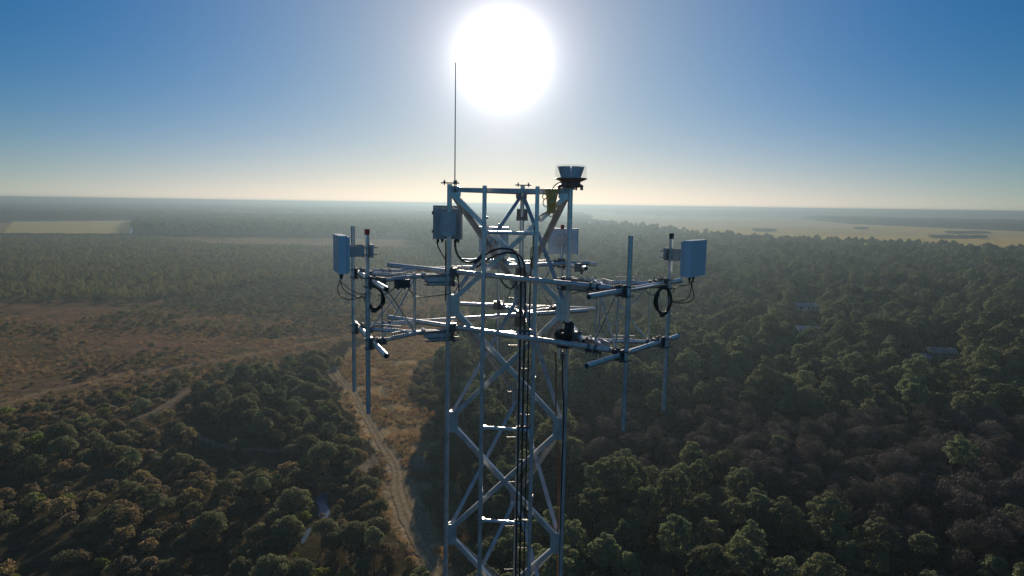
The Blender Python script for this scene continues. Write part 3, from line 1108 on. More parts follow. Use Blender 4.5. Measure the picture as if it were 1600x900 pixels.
def land_colour(x, y):
    """base colour of the ground cover (its own colour, linear) at map positions"""
    px, py = map_px(x, y)
    front = y > 20
    px = np.where(front, px, 1200)
    py = np.where(front, py, 900)
    d = np.hypot(x, y)
    jx = (fbm(x, y, 22) - .5) * 60 * 300 / np.maximum(d, 150) + (fbm(x + 300, y, 6) - .5) * 14 * 200 / np.maximum(d, 120)
    jy = (fbm(x + 77, y + 31, 22) - .5) * 24 * 200 / np.maximum(d, 150)
    qx, qy = px + jx, py + jy * np.clip(200 / d, .0, 1)
    n1, n2, n3 = fbm(x, y, 60), fbm(x + 500, y - 200, 14), fbm(x - 900, y + 40, 3.5)
    c = np.empty(x.shape + (3,))
    sh = np.zeros(x.shape)
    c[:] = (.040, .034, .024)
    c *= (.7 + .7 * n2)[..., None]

    def put(mask, col, var=0.0, nz=None, a=1.0):
        nzv = n2 if nz is None else nz
        cc = np.array(col)[None] * (1 - var + 2 * var * nzv)[..., None]
        c[mask] = c[mask] * (1 - a) + cc[mask] * a

    far = d > 1300
    # far country: streaks of wood and rough pasture
    sx = fbm(x, y, 1500, 3)
    put(far, (.045, .05, .034), .3, n1)
    lin = fbm(x * .45 + 4000, y, 2600, 3)
    put((d > 4200) & (lin > .60), (.24, .21, .14), .2, n1)
    put(inside(px, py, P_MIDSCRUB), (.085, .062, .038), .5, n3)
    put(inside(qx, qy, P_LOW), (.070, .057, .035), .5, n3)
    m = inside(qx, qy, P_GRASS)
    put(m, (.128, .090, .060), .4, n3)
    put(m & (n1 > .55), (.150, .088, .062), .35, n3, .7)
    put(m & (n2 > .53), (.078, .068, .036), .35, n3, .75)
    put(m & (n1 < .42), (.165, .115, .066), .35, n3, .6)
    put(inside(qx, qy, P_SCRUBPATCH), (.09, .085, .05), .4, n3)
    m = inside(qx, qy, P_CLEAR)
    put(m, (.30, .195, .095), .40, n3)
    put(m & (n2 > .56), (.20, .125, .065), .35, n3, .7)
    put(m & (fbm(x + 40, y, 9) > .6), (.34, .25, .14), .3, n3, .6)
    ww = fbm(x, y, 120)
    put(inside(px, py, P_YOUNG), (.115, .095, .045), .4, n2)
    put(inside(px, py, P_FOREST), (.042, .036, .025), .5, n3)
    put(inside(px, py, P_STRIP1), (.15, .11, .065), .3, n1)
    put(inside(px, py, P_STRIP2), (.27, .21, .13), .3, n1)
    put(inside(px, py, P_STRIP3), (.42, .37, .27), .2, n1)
    put(inside(px, py, P_FIELD_L2), (.17, .12, .075), .2, n1)
    put(inside(px, py, P_FIELD_L), (.46, .37, .15), .10, n1)
    m = inside(px, py + (fbm(x * .6, y, 300) - .5) * 3, P_FIELD_R)
    put(m, (.38, .28, .085), .15, n1)
    put(m & (py < 357) & (px < 1330), (.40, .31, .17), .2, fbm(x * .3, y, 400))
    put(m & (fbm(x * .35 + 90, y, 420) > .60), (.30, .23, .11), .2, n1, .7)
    for (x0, x1), yy, hh in ISLANDS:
        put(((px - (x0 + x1) / 2) / ((x1 - x0) / 2)) ** 2 + ((py - yy) / hh) ** 2 < 1, (.05, .05, .03))
    # worn verges of the tracks
    for nm, (line, wd, col) in TRACKS.items():
        dd = seg_dist(x, y, line) + (n3 - .5) * 3
        mm = (dd < wd * 1.0) & front
        c[mm] = c[mm] * .45 + np.array(col) * .55 * (.6 + .8 * n3[mm])[:, None]
    # muddy patch where the tracks meet
    gx, gy = ground_at(622, 726)
    mm = np.hypot((x - gx) / 11, (y - gy) / 6) + (n3 - .5) < 1
    c[mm] = np.array((.26, .225, .17)) * (.6 + .8 * n3[mm])[:, None]
    for poly, v in ((P_GRASS, .25), (P_CLEAR, .35), (P_STRIP1, .4), (P_STRIP2, .5), (P_STRIP3, .6), (P_FIELD_L, .14), (P_FIELD_L2, .4)):
        sh[inside(px, py, poly)] = v
    sh[inside(px, py + (fbm(x * .6, y, 300) - .5) * 3, P_FIELD_R)] = .34
    return np.clip(c, .004, .8), sh


def build_ground():
    fine = np.radians(np.arange(-47, 47.01, .16))
    coarse = np.radians(np.arange(47, 313, 3.0))[1:]
    ang = np.concatenate([fine, coarse])
    rad = np.concatenate([[2, 15, 30, 45], np.geomspace(60, 42000, 470)])
    A, Rr = np.meshgrid(ang, rad)
    x, y = (Rr * np.sin(A)), (Rr * np.cos(A))
    z = (fbm(x, y, 30, 3) - .5) * np.clip(Rr / 60, 0, 1) * .9 * np.clip((900 - Rr) / 600, 0, 1)
    for nm, (line, wd, col) in TRACKS.items():
        k = np.clip((seg_dist(x, y, line) - wd * .6) / 4, 0, 1)
        z = z * k
    for pl in POND:
        gx, gy = ground_at([p[0] for p in pl], [p[1] for p in pl])
        k = np.clip((np.hypot(x - gx.mean(), y - gy.mean()) - 9) / 4, 0, 1)
        z = z * k - .3 * (1 - k) * 0
    na, nr = len(ang), len(rad)
    vs_ = np.stack([x, y, z], -1).reshape(-1, 3)
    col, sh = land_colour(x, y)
    col, sh = col.reshape(-1, 3), sh.reshape(-1, 1)
    vs_ = np.vstack([vs_, [[0, 0, 0]]])
    col = np.vstack([col, [[.04, .035, .025]]])
    sh = np.vstack([sh, [[0]]])
    i, j = np.meshgrid(np.arange(nr - 1), np.arange(na), indexing='ij')
    j2 = (j + 1) % na
    q = np.stack([i * na + j, (i + 1) * na + j, (i + 1) * na + j2, i * na + j2], -1).reshape(-1, 4)[:, ::-1]
    t = np.stack([np.full(na, len(vs_) - 1), np.arange(na), (np.arange(na) + 1) % na], -1)[:, ::-1]
    me = bpy.data.meshes.new('ground')
    me.vertices.add(len(vs_))
    me.vertices.foreach_set('co', vs_.ravel())
    me.loops.add(q.size + t.size)
    me.loops.foreach_set('vertex_index', np.concatenate([q.ravel(), t.ravel()]).astype(np.int32))
    me.polygons.add(len(q) + len(t))
    st = np.concatenate([np.arange(len(q)) * 4, q.size + np.arange(len(t)) * 3])
    me.polygons.foreach_set('loop_start', st.astype(np.int32))
    me.update(calc_edges=True)
    at = me.attributes.new('cover', 'FLOAT_COLOR', 'POINT')
    at.data.foreach_set('color', np.hstack([col, sh]).astype(np.float32).ravel())
    me.polygons.foreach_set('use_smooth', [True] * len(me.polygons))
    if me.polygons[0].normal.z < 0:
        me.flip_normals()
    m = Mat('ground_cover')
    a = m.n('ShaderNodeAttribute', attribute_name='cover')
    nz = m.noise(.9, 6, rough=.7)
    nz2 = m.noise(.22, 5, rough=.65)
    mx = m.n('ShaderNodeMixRGB', blend_type='MULTIPLY')
    mx.inputs[0].default_value = 1
    m.l(a.outputs['Color'], mx.inputs[1])
    m.l(m.ramp(nz, [(.28, (.35, .35, .35)), (.72, (1.6, 1.6, 1.6))]), mx.inputs[2])
    mx2 = m.n('ShaderNodeMixRGB', blend_type='MULTIPLY')
    mx2.inputs[0].default_value = 1
    m.l(mx.outputs[0], mx2.inputs[1])
    m.l(m.ramp(nz2, [(.3, (.65, .7, .7)), (.7, (1.3, 1.25, 1.2))]), mx2.inputs[2])
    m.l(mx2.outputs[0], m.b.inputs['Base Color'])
    m.l(a.outputs['Alpha'], m.b.inputs['Sheen Weight'])        # dry grass glows against the light
    m.l(a.outputs['Color'], m.b.inputs['Sheen Tint'])
    m.b.inputs['Sheen Roughness'].default_value = .6
    m.b.inputs['Roughness'].default_value = .95
    m.b.inputs['Specular IOR Level'].default_value = 0
    m.bump(nz, .5, .25)
    me.materials.append(m.m)
    o = bpy.data.objects.new('ground', me)
    COL.objects.link(o)
    o['kind'] = 'structure'
    return o


build_ground()


def ribbon(name, line, wd, col, z):
    gx, gy = ground_at([p[0] for p in line], [p[1] for p in line])
    pts = [Vector((a, b, 0)) for a, b in zip(gx, gy)]
    for _ in range(3):
        q = [pts[0]]
        for a, b in zip(pts, pts[1:]):
            q += [a * .75 + b * .25, a * .25 + b * .75]
        q.append(pts[-1])
        pts = q
    vs_, fs = [], []
    cs = [-.5, -.34, -.2, 0, .2, .34, .5]
    worn = [.35, .9, 1.0, .45, 1.0, .9, .35]
    wear = []
    for k, p in enumerate(pts):
        d = (pts[min(k + 1, len(pts) - 1)] - pts[max(k - 1, 0)]).normalized()
        s = Vector((d.y, -d.x, 0))
        jl, jr = random.uniform(-.25, .25), random.uniform(-.25, .25)
        for i, c in enumerate(cs):
            off = c * wd + (jl if i == 0 else jr if i == 6 else 0)
            h = z + (.06 if i == 3 else -.02 if i in (1, 2, 4, 5) else .0)
            wear.append(worn[i] + random.uniform(-.15, .12))
            vs_.append(p + s * off + Vector((0, 0, h)))
    n = len(cs)
    for k in range(len(pts) - 1):
        fs += [(k * n + i, k * n + i + 1, (k + 1) * n + i + 1, (k + 1) * n + i) for i in range(n - 1)]
    m = Mat(name)
    f = m.noise(.8, 6, rough=.7)
    dk = tuple(v * .5 for v in col)
    a = m.n('ShaderNodeAttribute', attribute_name='wear')        # bare sand in the wheel ruts, grass between and beside them
    mx = m.n('ShaderNodeMixRGB')
    m.l(a.outputs['Fac'], mx.inputs[0])
    m.l(m.ramp(m.noise(1.6, 5), [(.3, (.10, .07, .035)), (.7, (.24, .165, .08))]), mx.inputs[1])
    m.l(m.ramp(f, [(.3, dk), (.68, col)]), mx.inputs[2])
    m.l(mx.outputs[0], m.b.inputs['Base Color'])
    m.b.inputs['Roughness'].default_value = .95
    m.b.inputs['Specular IOR Level'].default_value = 0
    m.bump(f, .4, .15)
    o = structure(name, M().add(vs_, fs), m.m)
    o.data.attributes.new('wear', 'FLOAT', 'POINT').data.foreach_set('value', np.array(wear, np.float32))


for i, (nm, (line, wd, col)) in enumerate(TRACKS.items()):
    ribbon(nm, line, wd, col, .08 + .012 * i)


def water_mat():
    m = Mat('still_water')
    m.b.inputs['Base Color'].default_value = (.055, .10, .17, 1)
    m.b.inputs['Roughness'].default_value = .25
    m.b.inputs['Specular IOR Level'].default_value = .25
    f = m.noise(1.2, 3)
    m.bump(f, .05, .03)
    return m.m


WATER = water_mat()
for pl in POND:
    gx, gy = ground_at([p[0] for p in pl], [p[1] for p in pl])
    structure('pond', M().add([(a, b, .10) for a, b in zip(gx, gy)], [tuple(range(len(pl)))]), WATER)
for nm, pl in (('canal', [(201, 365.2), (205.5, 365.2), (211.5, 347.5), (209, 347.5)]), ('canal', [(21, 345.3), (92, 345.3), (92, 346.1), (21, 346.2)]),
               ('lake', [(-20, 311.6), (100, 313.2), (100, 314.3), (-20, 313.4)])):
    gx, gy = ground_at([p[0] for p in pl], [p[1] for p in pl])
    structure(nm, M().add([(a, b, .3) for a, b in zip(gx, gy)], [tuple(range(len(pl)))]), WATER)


# ------------------------------------------------------------------ plants
def quads(cent, nrm, size, asp=1.0, spin=None):
    """leaf faces: arrays (n,3), (n,3), (n,) -> vertices (4n,3)"""
    n = len(cent)
    nrm = nrm / np.maximum(np.linalg.norm(nrm, axis=1, keepdims=True), 1e-6)
    t = rng.normal(size=(n, 3)) if spin is None else spin
    a = np.cross(nrm, t)
    a /= np.maximum(np.linalg.norm(a, axis=1, keepdims=True), 1e-6)
    b = np.cross(nrm, a)
    s = size[:, None] / 2
    a, b = a * s, b * s * asp
    k = rng.uniform(.55, 1.0, (n, 4, 1))
    return (cent[:, None] + np.stack([-a - b, a - b, a + b, -a + b], 1) * k).reshape(-1, 3)


def sphere(n, up=0.0):
    v = rng.normal(size=(n, 3))
    v /= np.linalg.norm(v, axis=1, keepdims=True)
    v[:, 2] += up
    return v / np.linalg.norm(v, axis=1, keepdims=True)


def clumps(cs, rs, per, size, flat=.8, up=.35, asp=.8):
    out = []
    for c, r in zip(cs, rs):
        n = max(8, int(per * r * r))
        d = sphere(n, up)
        rad = r * rng.uniform(.62, 1.05, n) ** .7
        p = c + d * rad[:, None] * np.array([1, 1, flat])
        nr = d + rng.normal(size=(n, 3)) * .75
        out.append(quads(p, nr, rng.uniform(.6, 1.25, n) * size, asp))
    return np.vstack(out)


def mesh_of(name, parts):
    """parts: list of (quad vertices (4n,3) or M, material)"""
    vs_, loops, starts, mats, idx = [], [], [], [], []
    o = lo_ = 0
    for p, mat in parts:
        if mat not in mats:
            mats.append(mat)
        if isinstance(p, M):
            vs_.append(np.array(p.v))
            for f in p.f:
                starts.append(lo_)
                loops += [i + o for i in f]
                lo_ += len(f)
                idx.append(mats.index(mat))
            o += len(p.v)
        else:
            n = len(p) // 4
            vs_.append(p)
            starts += list(range(lo_, lo_ + 4 * n, 4))
            loops += list(range(o, o + 4 * n))
            lo_ += 4 * n
            o += 4 * n
            idx += [mats.index(mat)] * n
    me = bpy.data.meshes.new(name)
    v = np.vstack(vs_)
    me.vertices.add(len(v))
    me.vertices.foreach_set('co', v.ravel())
    me.loops.add(len(loops))
    me.loops.foreach_set('vertex_index', np.array(loops, np.int32))
    me.polygons.add(len(starts))
    me.polygons.foreach_set('loop_start', np.array(starts, np.int32))
    me.polygons.foreach_set('material_index', np.array(idx, np.int32))
    me.update(calc_edges=True)
    for m_ in mats:
        me.materials.append(m_)
    return me


def trunk(h, r, lean_=.03, limbs=(), n=7):
    m = M()
    top = Vector((random.uniform(-1, 1) * lean_ * h, random.uniform(-1, 1) * lean_ * h, h))
    mid = top * .5 + Vector((random.uniform(-.02, .02) * h, random.uniform(-.02, .02) * h, 0))
    k = 6
    m.path([Vector((0, 0, -.6)), mid * .5, mid, top], [r * (1 - .75 * i / k) for i in range(k)], n=n, smooth=1)
    for p0, p1, rr_ in limbs:
        m.path([p0, (Vector(p0) + Vector(p1)) / 2 + Vector((0, 0, -.15)), p1], [rr_, rr_ * .7, rr_ * .4], n=5, smooth=1)
    return m


def make_pine(h, cr, seed):
    """tall pine with a rounded crown made of separate tufted boughs"""
    random.seed(seed)
    n = random.randint(28, 38)
    cs, rs, limbs = [], [], []
    for i in range(n):
        f = (i + .5) / n
        z = h * (.68 + .30 * f)
        prof = math.sqrt(max(.04, 1 - (f * .98) ** 2.2)) * (.75 + .25 * min(1, f * 4))
        a = i * 2.4 + random.uniform(-.4, .4)
        rad = cr * prof * random.uniform(.45, .92)
        c = Vector((rad * math.cos(a), rad * math.sin(a), z + random.uniform(-.5, .5)))
        cs.append(np.array(c))
        rs.append(cr * random.uniform(.17, .31))
        if i % 4 == 0:
            limbs.append((Vector((0, 0, z - .8)), c, .07))
    return trunk(h * .96, h * .014 + .03, .02, limbs), clumps(cs, rs, 170, .34, .72, .55)


def make_oak(h, cr, seed):
    random.seed(seed)
    cs, rs, limbs = [], [], []
    n = 26
    for i in range(n):
        u = (i + .5) / n
        el = math.asin(max(-.15, min(1, u * 1.12 - .12)))
        a = i * 2.399 + random.uniform(-.3, .3)
        k = random.uniform(.62, .85)
        c = Vector((cr * k * math.cos(el) * math.cos(a), cr * k * math.cos(el) * math.sin(a), h * .50 + h * .36 * math.sin(el) * random.uniform(.8, 1.05)))
        cs.append(np.array(c))
        rs.append(cr * random.uniform(.26, .42))
        if i % 4 == 0:
            limbs.append((Vector((0, 0, h * .28)), c, .09))
    return trunk(h * .55, h * .022 + .03, .03, limbs), clumps(cs, rs, 80, .40, .85, .45)


def make_shrub(h, cr, seed):
    random.seed(seed)
    cs, rs = [], []
    for i in range(14):
        a = i * 2.4
        k = math.sqrt((i + .5) / 14)
        c = np.array((cr * .72 * k * math.cos(a), cr * .72 * k * math.sin(a), h * (.50 + .28 * (1 - k * k)) * random.uniform(.8, 1.15)))
        cs.append(c)
        rs.append(cr * random.uniform(.26, .42))
    return trunk(h * .6, .06, .05, [((0, 0, .2), tuple(c), .035) for c in cs[::3]], 5), clumps(cs, rs, 110, .30, .8, .45)


def make_bare(h, cr, seed):
    """leafless hardwood: limbs and a haze of thin upright twigs"""
    random.seed(seed)
    limbs, tips = [], []
    for i in range(16):
        a = i * 2.4 + random.uniform(-.3, .3)
        z0 = h * random.uniform(.3, .6)
        k = math.sqrt((i + 1) / 16)
        p = Vector((cr * .8 * k * math.cos(a), cr * .8 * k * math.sin(a), h * (.95 - .25 * k * k) * random.uniform(.85, 1.0)))
        limbs.append((Vector((0, 0, z0)), p, .055))
        tips.append((Vector((0, 0, z0)), p))
    out = []
    for p0, p1 in tips:
        n = 50
        f = rng.uniform(.35, 1.0, n)
        base = np.array(p0)[None] * (1 - f)[:, None] + np.array(p1)[None] * f[:, None]
        d = sphere(n, .7)
        ln = rng.uniform(.5, 1.5, n)
        out.append(slivers(base + d * ln[:, None] * .6, d, ln, .045))
        out.append(clumps([np.array(p1) * .97], [cr * random.uniform(.28, .40)], 60, .55, .8, .6, .20))
    return trunk(h * .7, h * .013 + .03, .03, limbs), np.vstack(out)


def slivers(c, d, ln, wd):
    s = np.cross(d, rng.normal(size=d.shape))
    s /= np.maximum(np.linalg.norm(s, axis=1, keepdims=True), 1e-6)
    a, b = d * ln[:, None] / 2, s * wd
    return np.stack([c - a - b, c - a + b, c + a + b * .4, c + a - b * .4], 1).reshape(-1, 3)


def make_young(h, cr, seed):
    random.seed(seed)
    cs, rs = [], []
    for i in range(11):
        f = (i + .5) / 11
        a = i * 2.4
        k = cr * .62 * math.sqrt(1 - f * f * .85) * random.uniform(.5, 1)
        cs.append(np.array((k * math.cos(a), k * math.sin(a), h * (.34 + .54 * f))))
        rs.append(cr * random.uniform(.30, .46))
    return trunk(h * .9, .08, .02, (), 5), clumps(cs, rs, 75, .42, .9, .45)


KINDS = {}
PROTO = bpy.data.collections.new('plant_patterns')      # never linked to the scene: only the patterns the far masses repeat


def kind(name, fn, specs, leaf):
    lst = []
    for i, (h, r_) in enumerate(specs):
        st = np.random.get_state()
        tr, cr_ = fn(h, r_, 100 + i * 7 + len(name))
        lf = leaf[i % len(leaf)] if isinstance(leaf, (list, tuple)) else leaf
        mt, mc = mesh_of(name + '_trunk', [(tr, BARK)]), mesh_of(name + '_crown', [(cr_, lf)])
        mj = mesh_of(name, [(tr, BARK), (cr_, lf)])
        lst.append((mt, mc, mj, h, r_))
    KINDS[name] = lst


kind('pine_tree', make_pine, [(15, 3.5), (13.5, 3.1), (16, 4.1), (12.5, 2.8), (14.5, 3.8), (17, 4.4)], NEEDLE)
kind('oak_tree', make_oak, [(9, 4.2), (7.5, 3.6), (10, 4.8), (6.5, 3.4)], OAKLEAF)
kind('bare_tree', make_bare, [(13, 3.1), (11, 2.8), (14, 3.7), (12, 3.3)], TWIG)
kind('shrub', make_shrub, [(2.8, 2.0), (2.2, 1.7), (3.4, 2.6), (1.8, 1.6), (3.2, 2.3), (2.6, 2.0), (3.0, 2.3)], [SCRUBLEAF, BROWNLEAF, OAKLEAF, BROWNLEAF, SCRUBLEAF, OAKLEAF, BRIGHT])
kind('young_pine', make_young, [(5.2, 2.0), (4.4, 1.7), (6.2, 2.2), (4.8, 1.9)], [YOUNG, YOUNG, YOUNG, NEEDLE])


def make_tuft(seed, h=.8):
    n = 34
    c = rng.normal(size=(n, 3)) * (.35, .35, 0)
    d = sphere(n, 1.3)
    ln = rng.uniform(.5, 1.1, n) * h
    c[:, 2] = ln * .4
    return slivers(c, d, ln, .035)


TUFTS = [mesh_of('grass_tuft', [(make_tuft(i, h), DRY)]) for i, h in enumerate((.7, .9, .6))]


def far_clump(seed):
    """a patch of far woodland, about 45 m across, as many small crowns"""
    random.seed(seed)
    cs, rs = [], []
    for i in range(44):
        a, k = i * 2.4, math.sqrt((i + .5) / 44)
        cs.append(np.array((23 * k * math.cos(a) + random.uniform(-2, 2), 23 * k * math.sin(a) + random.uniform(-2, 2), random.uniform(6.5, 10.5))))
        rs.append(random.uniform(2.8, 4.6))
    return clumps(cs, rs, 4.2, 2.1, 1.1, .5)


FARLEAF = leaf_mat('far_wood_leaves', (.045, .055, .028), (.080, .088, .042), var=.3)
FAR = [mesh_of('wood_patch', [(far_clump(i), FARLEAF)]) for i in range(4)]


def scatter(poly, spacing, dmin=60, dmax=1500, xpad=(-420, 2020), grow=0.0, jit=.42, fan=True):
    """jittered points over an outline; spacing widens with distance when grow > 0"""
    xs, ys = [], []
    d = dmin
    while d < dmax:
        s = spacing * (1 + grow * max(0, d - 250) / 1000)
        a0, a1 = math.atan((xpad[0] - 800) / FPX), math.atan((xpad[1] - 800) / FPX)
        n = int((a1 - a0) * d / s)
        a = a0 + (np.arange(n) + .5 + rng.uniform(-jit, jit, n)) / n * (a1 - a0)
        r_ = d + rng.uniform(-jit, jit, n) * s
        xs.append(r_ * np.sin(a))
        ys.append(r_ * np.cos(a))
        d += s
    x, y = np.concatenate(xs), np.concatenate(ys)
    px, py = map_px(x, y)
    k = inside(px, py, poly) if poly is not None else np.ones(x.shape, bool)
    return x[k], y[k]


def clear_of(x, y, line_names, margin, h=0.0):
    """True away from the tracks; with a height h also where the plant would not hide the track from the tower top"""
    k = np.ones(x.shape, bool)
    for nm in line_names:
        line, wd, col = TRACKS[nm]
        k &= seg_dist(x, y, line) > wd / 2 + margin
        for f in (.35, .7, 1.0) if h else ():
            g = 1 + f * h / (CAM_H - h)
            k &= seg_dist(x * g, y * g, line) > wd / 2 + margin * .6
    return k


def shows_clearing(x, y, h):
    """True where a plant of height h does not stand between the tower top and the grass clearing"""
    k = np.ones(x.shape, bool)
    for f in (.5, .95):
        px, py = map_px(x, y, f * h)
        k &= ~(inside(px, py, P_CLEAR) & (py < 700) & (py > 520))
    return k


def lets_sun_on_road(x, y, h):
    """True where a plant of height h does not throw its shade on the sandy road"""
    line, wd, col = TRACKS['dirt_road']
    k = np.ones(x.shape, bool)
    for f in (.15, .3, .45, .6, .75, .9):
        t = f * h / math.tan(SUN_EL)
        k &= seg_dist(x - math.sin(SUN_AZ) * t, y - math.cos(SUN_AZ) * t, line) > wd / 2 + 2.2
    return k | (rng.random(x.shape) < .03)


PTS = {k: [] for k in KINDS}                    # kind -> list of (x, y, scale, variant, zone)


def plant(kd, x, y, s0, s1, zone, variants=None):
    nv = len(KINDS[kd])
    if kd == 'shrub' and variants is None:
        variants = [0, 1, 2, 3, 4, 5, 0, 1, 2, 3, 4, 5, 4, 1, 3, 0, 2, 4, 1, 3, 0, 4, 1, 5, 6]
    for a, b in zip(x, y):
        PTS[kd].append((a, b, random.uniform(s0, s1), random.choice(variants) if variants else random.randrange(nv), zone))


random.seed(3)
# houses stand in small clearings
HOUSES = [(1470, 558, 'house'), (1436, 566, 'shed'), (1261, 521, 'long'), (1260, 484, 'far')]
HG = [tuple(float(v) for v in ground_at(a, b)) for a, b, _ in HOUSES]


def off_houses(x, y):
    k = np.ones(x.shape, bool)
    for hx, hy in HG:
        d = math.hypot(hx, hy)
        ux, uy = hx / d, hy / d
        along = (hx - x) * ux + (hy - y) * uy          # towards the tower: the clearing in front of each house
        across = np.abs((x - hx) * uy - (y - hy) * ux)
        k &= ~((along > -9) & (along < 62) & (across < 7.5))
    return k


# --- forest on the right
x, y = scatter(P_FOREST, 4.1, 62, 1700, grow=1.5)
px, py = map_px(x, y)
k = clear_of(x, y, ['dirt_road', 'side_track'], 3, 13) & lets_sun_on_road(x, y, 13) & shows_clearing(x, y, 13) & off_houses(x, y) & (np.hypot(x - CX, y - CY) > 14)
x, y, px, py = x[k], y[k], px[k], py[k]
dd = np.hypot(x, y)
nz = fbm(x, y, 45)
tall = (.72 + .5 * fbm(x - 60, y + 90, 34)) * np.clip(.62 + dd / 520, .74, 1.0)
bare = inside(px, py, P_BARE) & (nz + rng.normal(size=x.shape) * .1 < .62)
bare |= (nz > .66) & (rng.random(x.shape) < .5) & (dd < 600)
oak = ~bare & (rng.random(x.shape) < .24)
small = rng.random(x.shape) < .22
pine = ~bare & ~oak
gs = np.clip(1 + (dd - 400) / 1500, 1, 1.7)
for a, b, s_, g_, t_ in zip(x[pine], y[pine], small[pine], gs[pine], tall[pine]):
    PTS['pine_tree'].append((a, b, t_ * (random.uniform(.42, .66) if s_ else random.uniform(.64, 1.05)) * g_ ** .5, random.randrange(6), 'forest'))
plant('bare_tree', x[bare], y[bare], .6, 1.0, 'forest')
for a, b, g_ in zip(x[oak], y[oak], gs[oak]):
    PTS['oak_tree'].append((a, b, random.uniform(.55, 1.0) * g_, random.randrange(4), 'forest'))
# understorey shrubs at the forest's edge and between the trunks
x, y = scatter(P_FOREST, 5.5, 62, 330)
k = clear_of(x, y, ['dirt_road', 'side_track'], 2) 
plant('shrub', x[k], y[k], .6, 1.1, 'forest')
x, y = scatter(P_KNOLL, 2.6, 120, 200)
plant('oak_tree', x, y, .4, .62, 'knoll')
x, y = scatter(P_CLEAR, 5, 95, 175, (560, 800))
px, py = map_px(x, y)
k = clear_of(x, y, ['dirt_road', 'side_track'], 1.5) & (py > 745) & (fbm(x + 9, y, 9) > .45)
plant('shrub', x[k], y[k], .3, .8, 'clearing')
# --- dark oak grove left of the road
x, y = scatter(P_OAKS, 4.0, 100, 320)
k = clear_of(x, y, ['dirt_road', 'bend_trail', 'faint_track'], 3, 8) & lets_sun_on_road(x, y, 8)
x, y = x[k], y[k]
q = rng.random(x.shape)
plant('oak_tree', x[q < .6], y[q < .6], .38, .78, 'grove')
plant('pine_tree', x[q > .85], y[q > .85], .42, .62, 'grove')
plant('shrub', x[(q >= .6) & (q <= .85)], y[(q >= .6) & (q <= .85)], .8, 1.3, 'grove')
# --- oak scrub at the lower left
x, y = scatter(P_LOW, 3.3, 62, 240)
k = clear_of(x, y, ['dirt_road', 'bend_trail', 'scrub_trail'], 2.5, 5)
for pl in POND:
    gx, gy = ground_at([p[0] for p in pl], [p[1] for p in pl])
    gx, gy = gx.mean(), gy.mean()
    d = math.hypot(gx, gy)
    al = (gx - x) * gx / d + (gy - y) * gy / d
    ac = np.abs((x - gx) * gy / d - (y - gy) * gx / d)
    k &= ~((al > -3) & (al < 16) & (ac < 3.0)) & (np.hypot(x - gx, y - gy) > 4.0)
low = ~k & clear_of(x, y, ['dirt_road', 'bend_trail'], 2)
for pl in POND:
    gx, gy = ground_at([p[0] for p in pl], [p[1] for p in pl])
    low &= np.hypot((x - gx.mean()) / 2.6, (y - gy.mean()) / 4.2) > 1
plant('shrub', x[low], y[low], .28, .5, 'low')
x, y = x[k], y[k]
nz = fbm(x + 70, y, 28)
gap = fbm(x - 130, y + 20, 16) < .66          # openings of dry grass in the scrub
x, y, nz = x[gap], y[gap], nz[gap]
q = rng.random(x.shape)
ok = (nz > .52) & (q < .28)
plant('oak_tree', x[ok], y[ok], .32, .68, 'low')
rest = ~ok & (q < .93)
plant('shrub', x[rest], y[rest], .5, 1.15, 'low')
pn = ~ok & ~rest
plant('pine_tree', x[pn][::2], y[pn][::2], .35, .55, 'low')
# --- scrub between the field track and the oaks
x, y = scatter(P_MIDSCRUB, 3.9, 120, 420)
k = clear_of(x, y, ['field_track', 'scrub_trail', 'bend_trail', 'dirt_road'], .8, 1.0) & (fbm(x, y, 24) > .36)
plant('shrub', x[k], y[k], .4, 1.15, 'scrub')
# --- shrubs scattered over the brown grassland and the clearing
x, y = scatter(P_GRASS, 3.8, 180, 560)
k = clear_of(x, y, ['field_track'], 3) & (fbm(x * .5 + 15, y, 26) + rng.normal(size=x.shape) * .05 > .575)
plant('shrub', x[k], y[k], .22, .75, 'grass')
x, y = scatter(P_SCRUBPATCH, 4.2, 330, 640)
plant('shrub', x, y, .35, .7, 'patch', (2, 5, 0))
x, y = scatter(P_CLEAR, 7, 95, 330)
k = clear_of(x, y, ['dirt_road', 'side_track', 'faint_track'], 2) & (fbm(x + 5, y, 13) > .63)
plant('shrub', x[k], y[k], .25, .8, 'clearing')
# --- green young pine belt
x, y = scatter(P_YOUNG, 4.6, 400, 1500, grow=.5)
k = fbm(x, y, 60) + rng.normal(size=x.shape) * .08 > .40
x, y = x[k], y[k]
plant('young_pine', x, y, .5, 1.05, 'belt')
x, y = scatter(P_WOODS_L, 9.5, 1200, 2400, grow=.25)
plant('pine_tree', x, y, .9, 1.2, 'farleft')

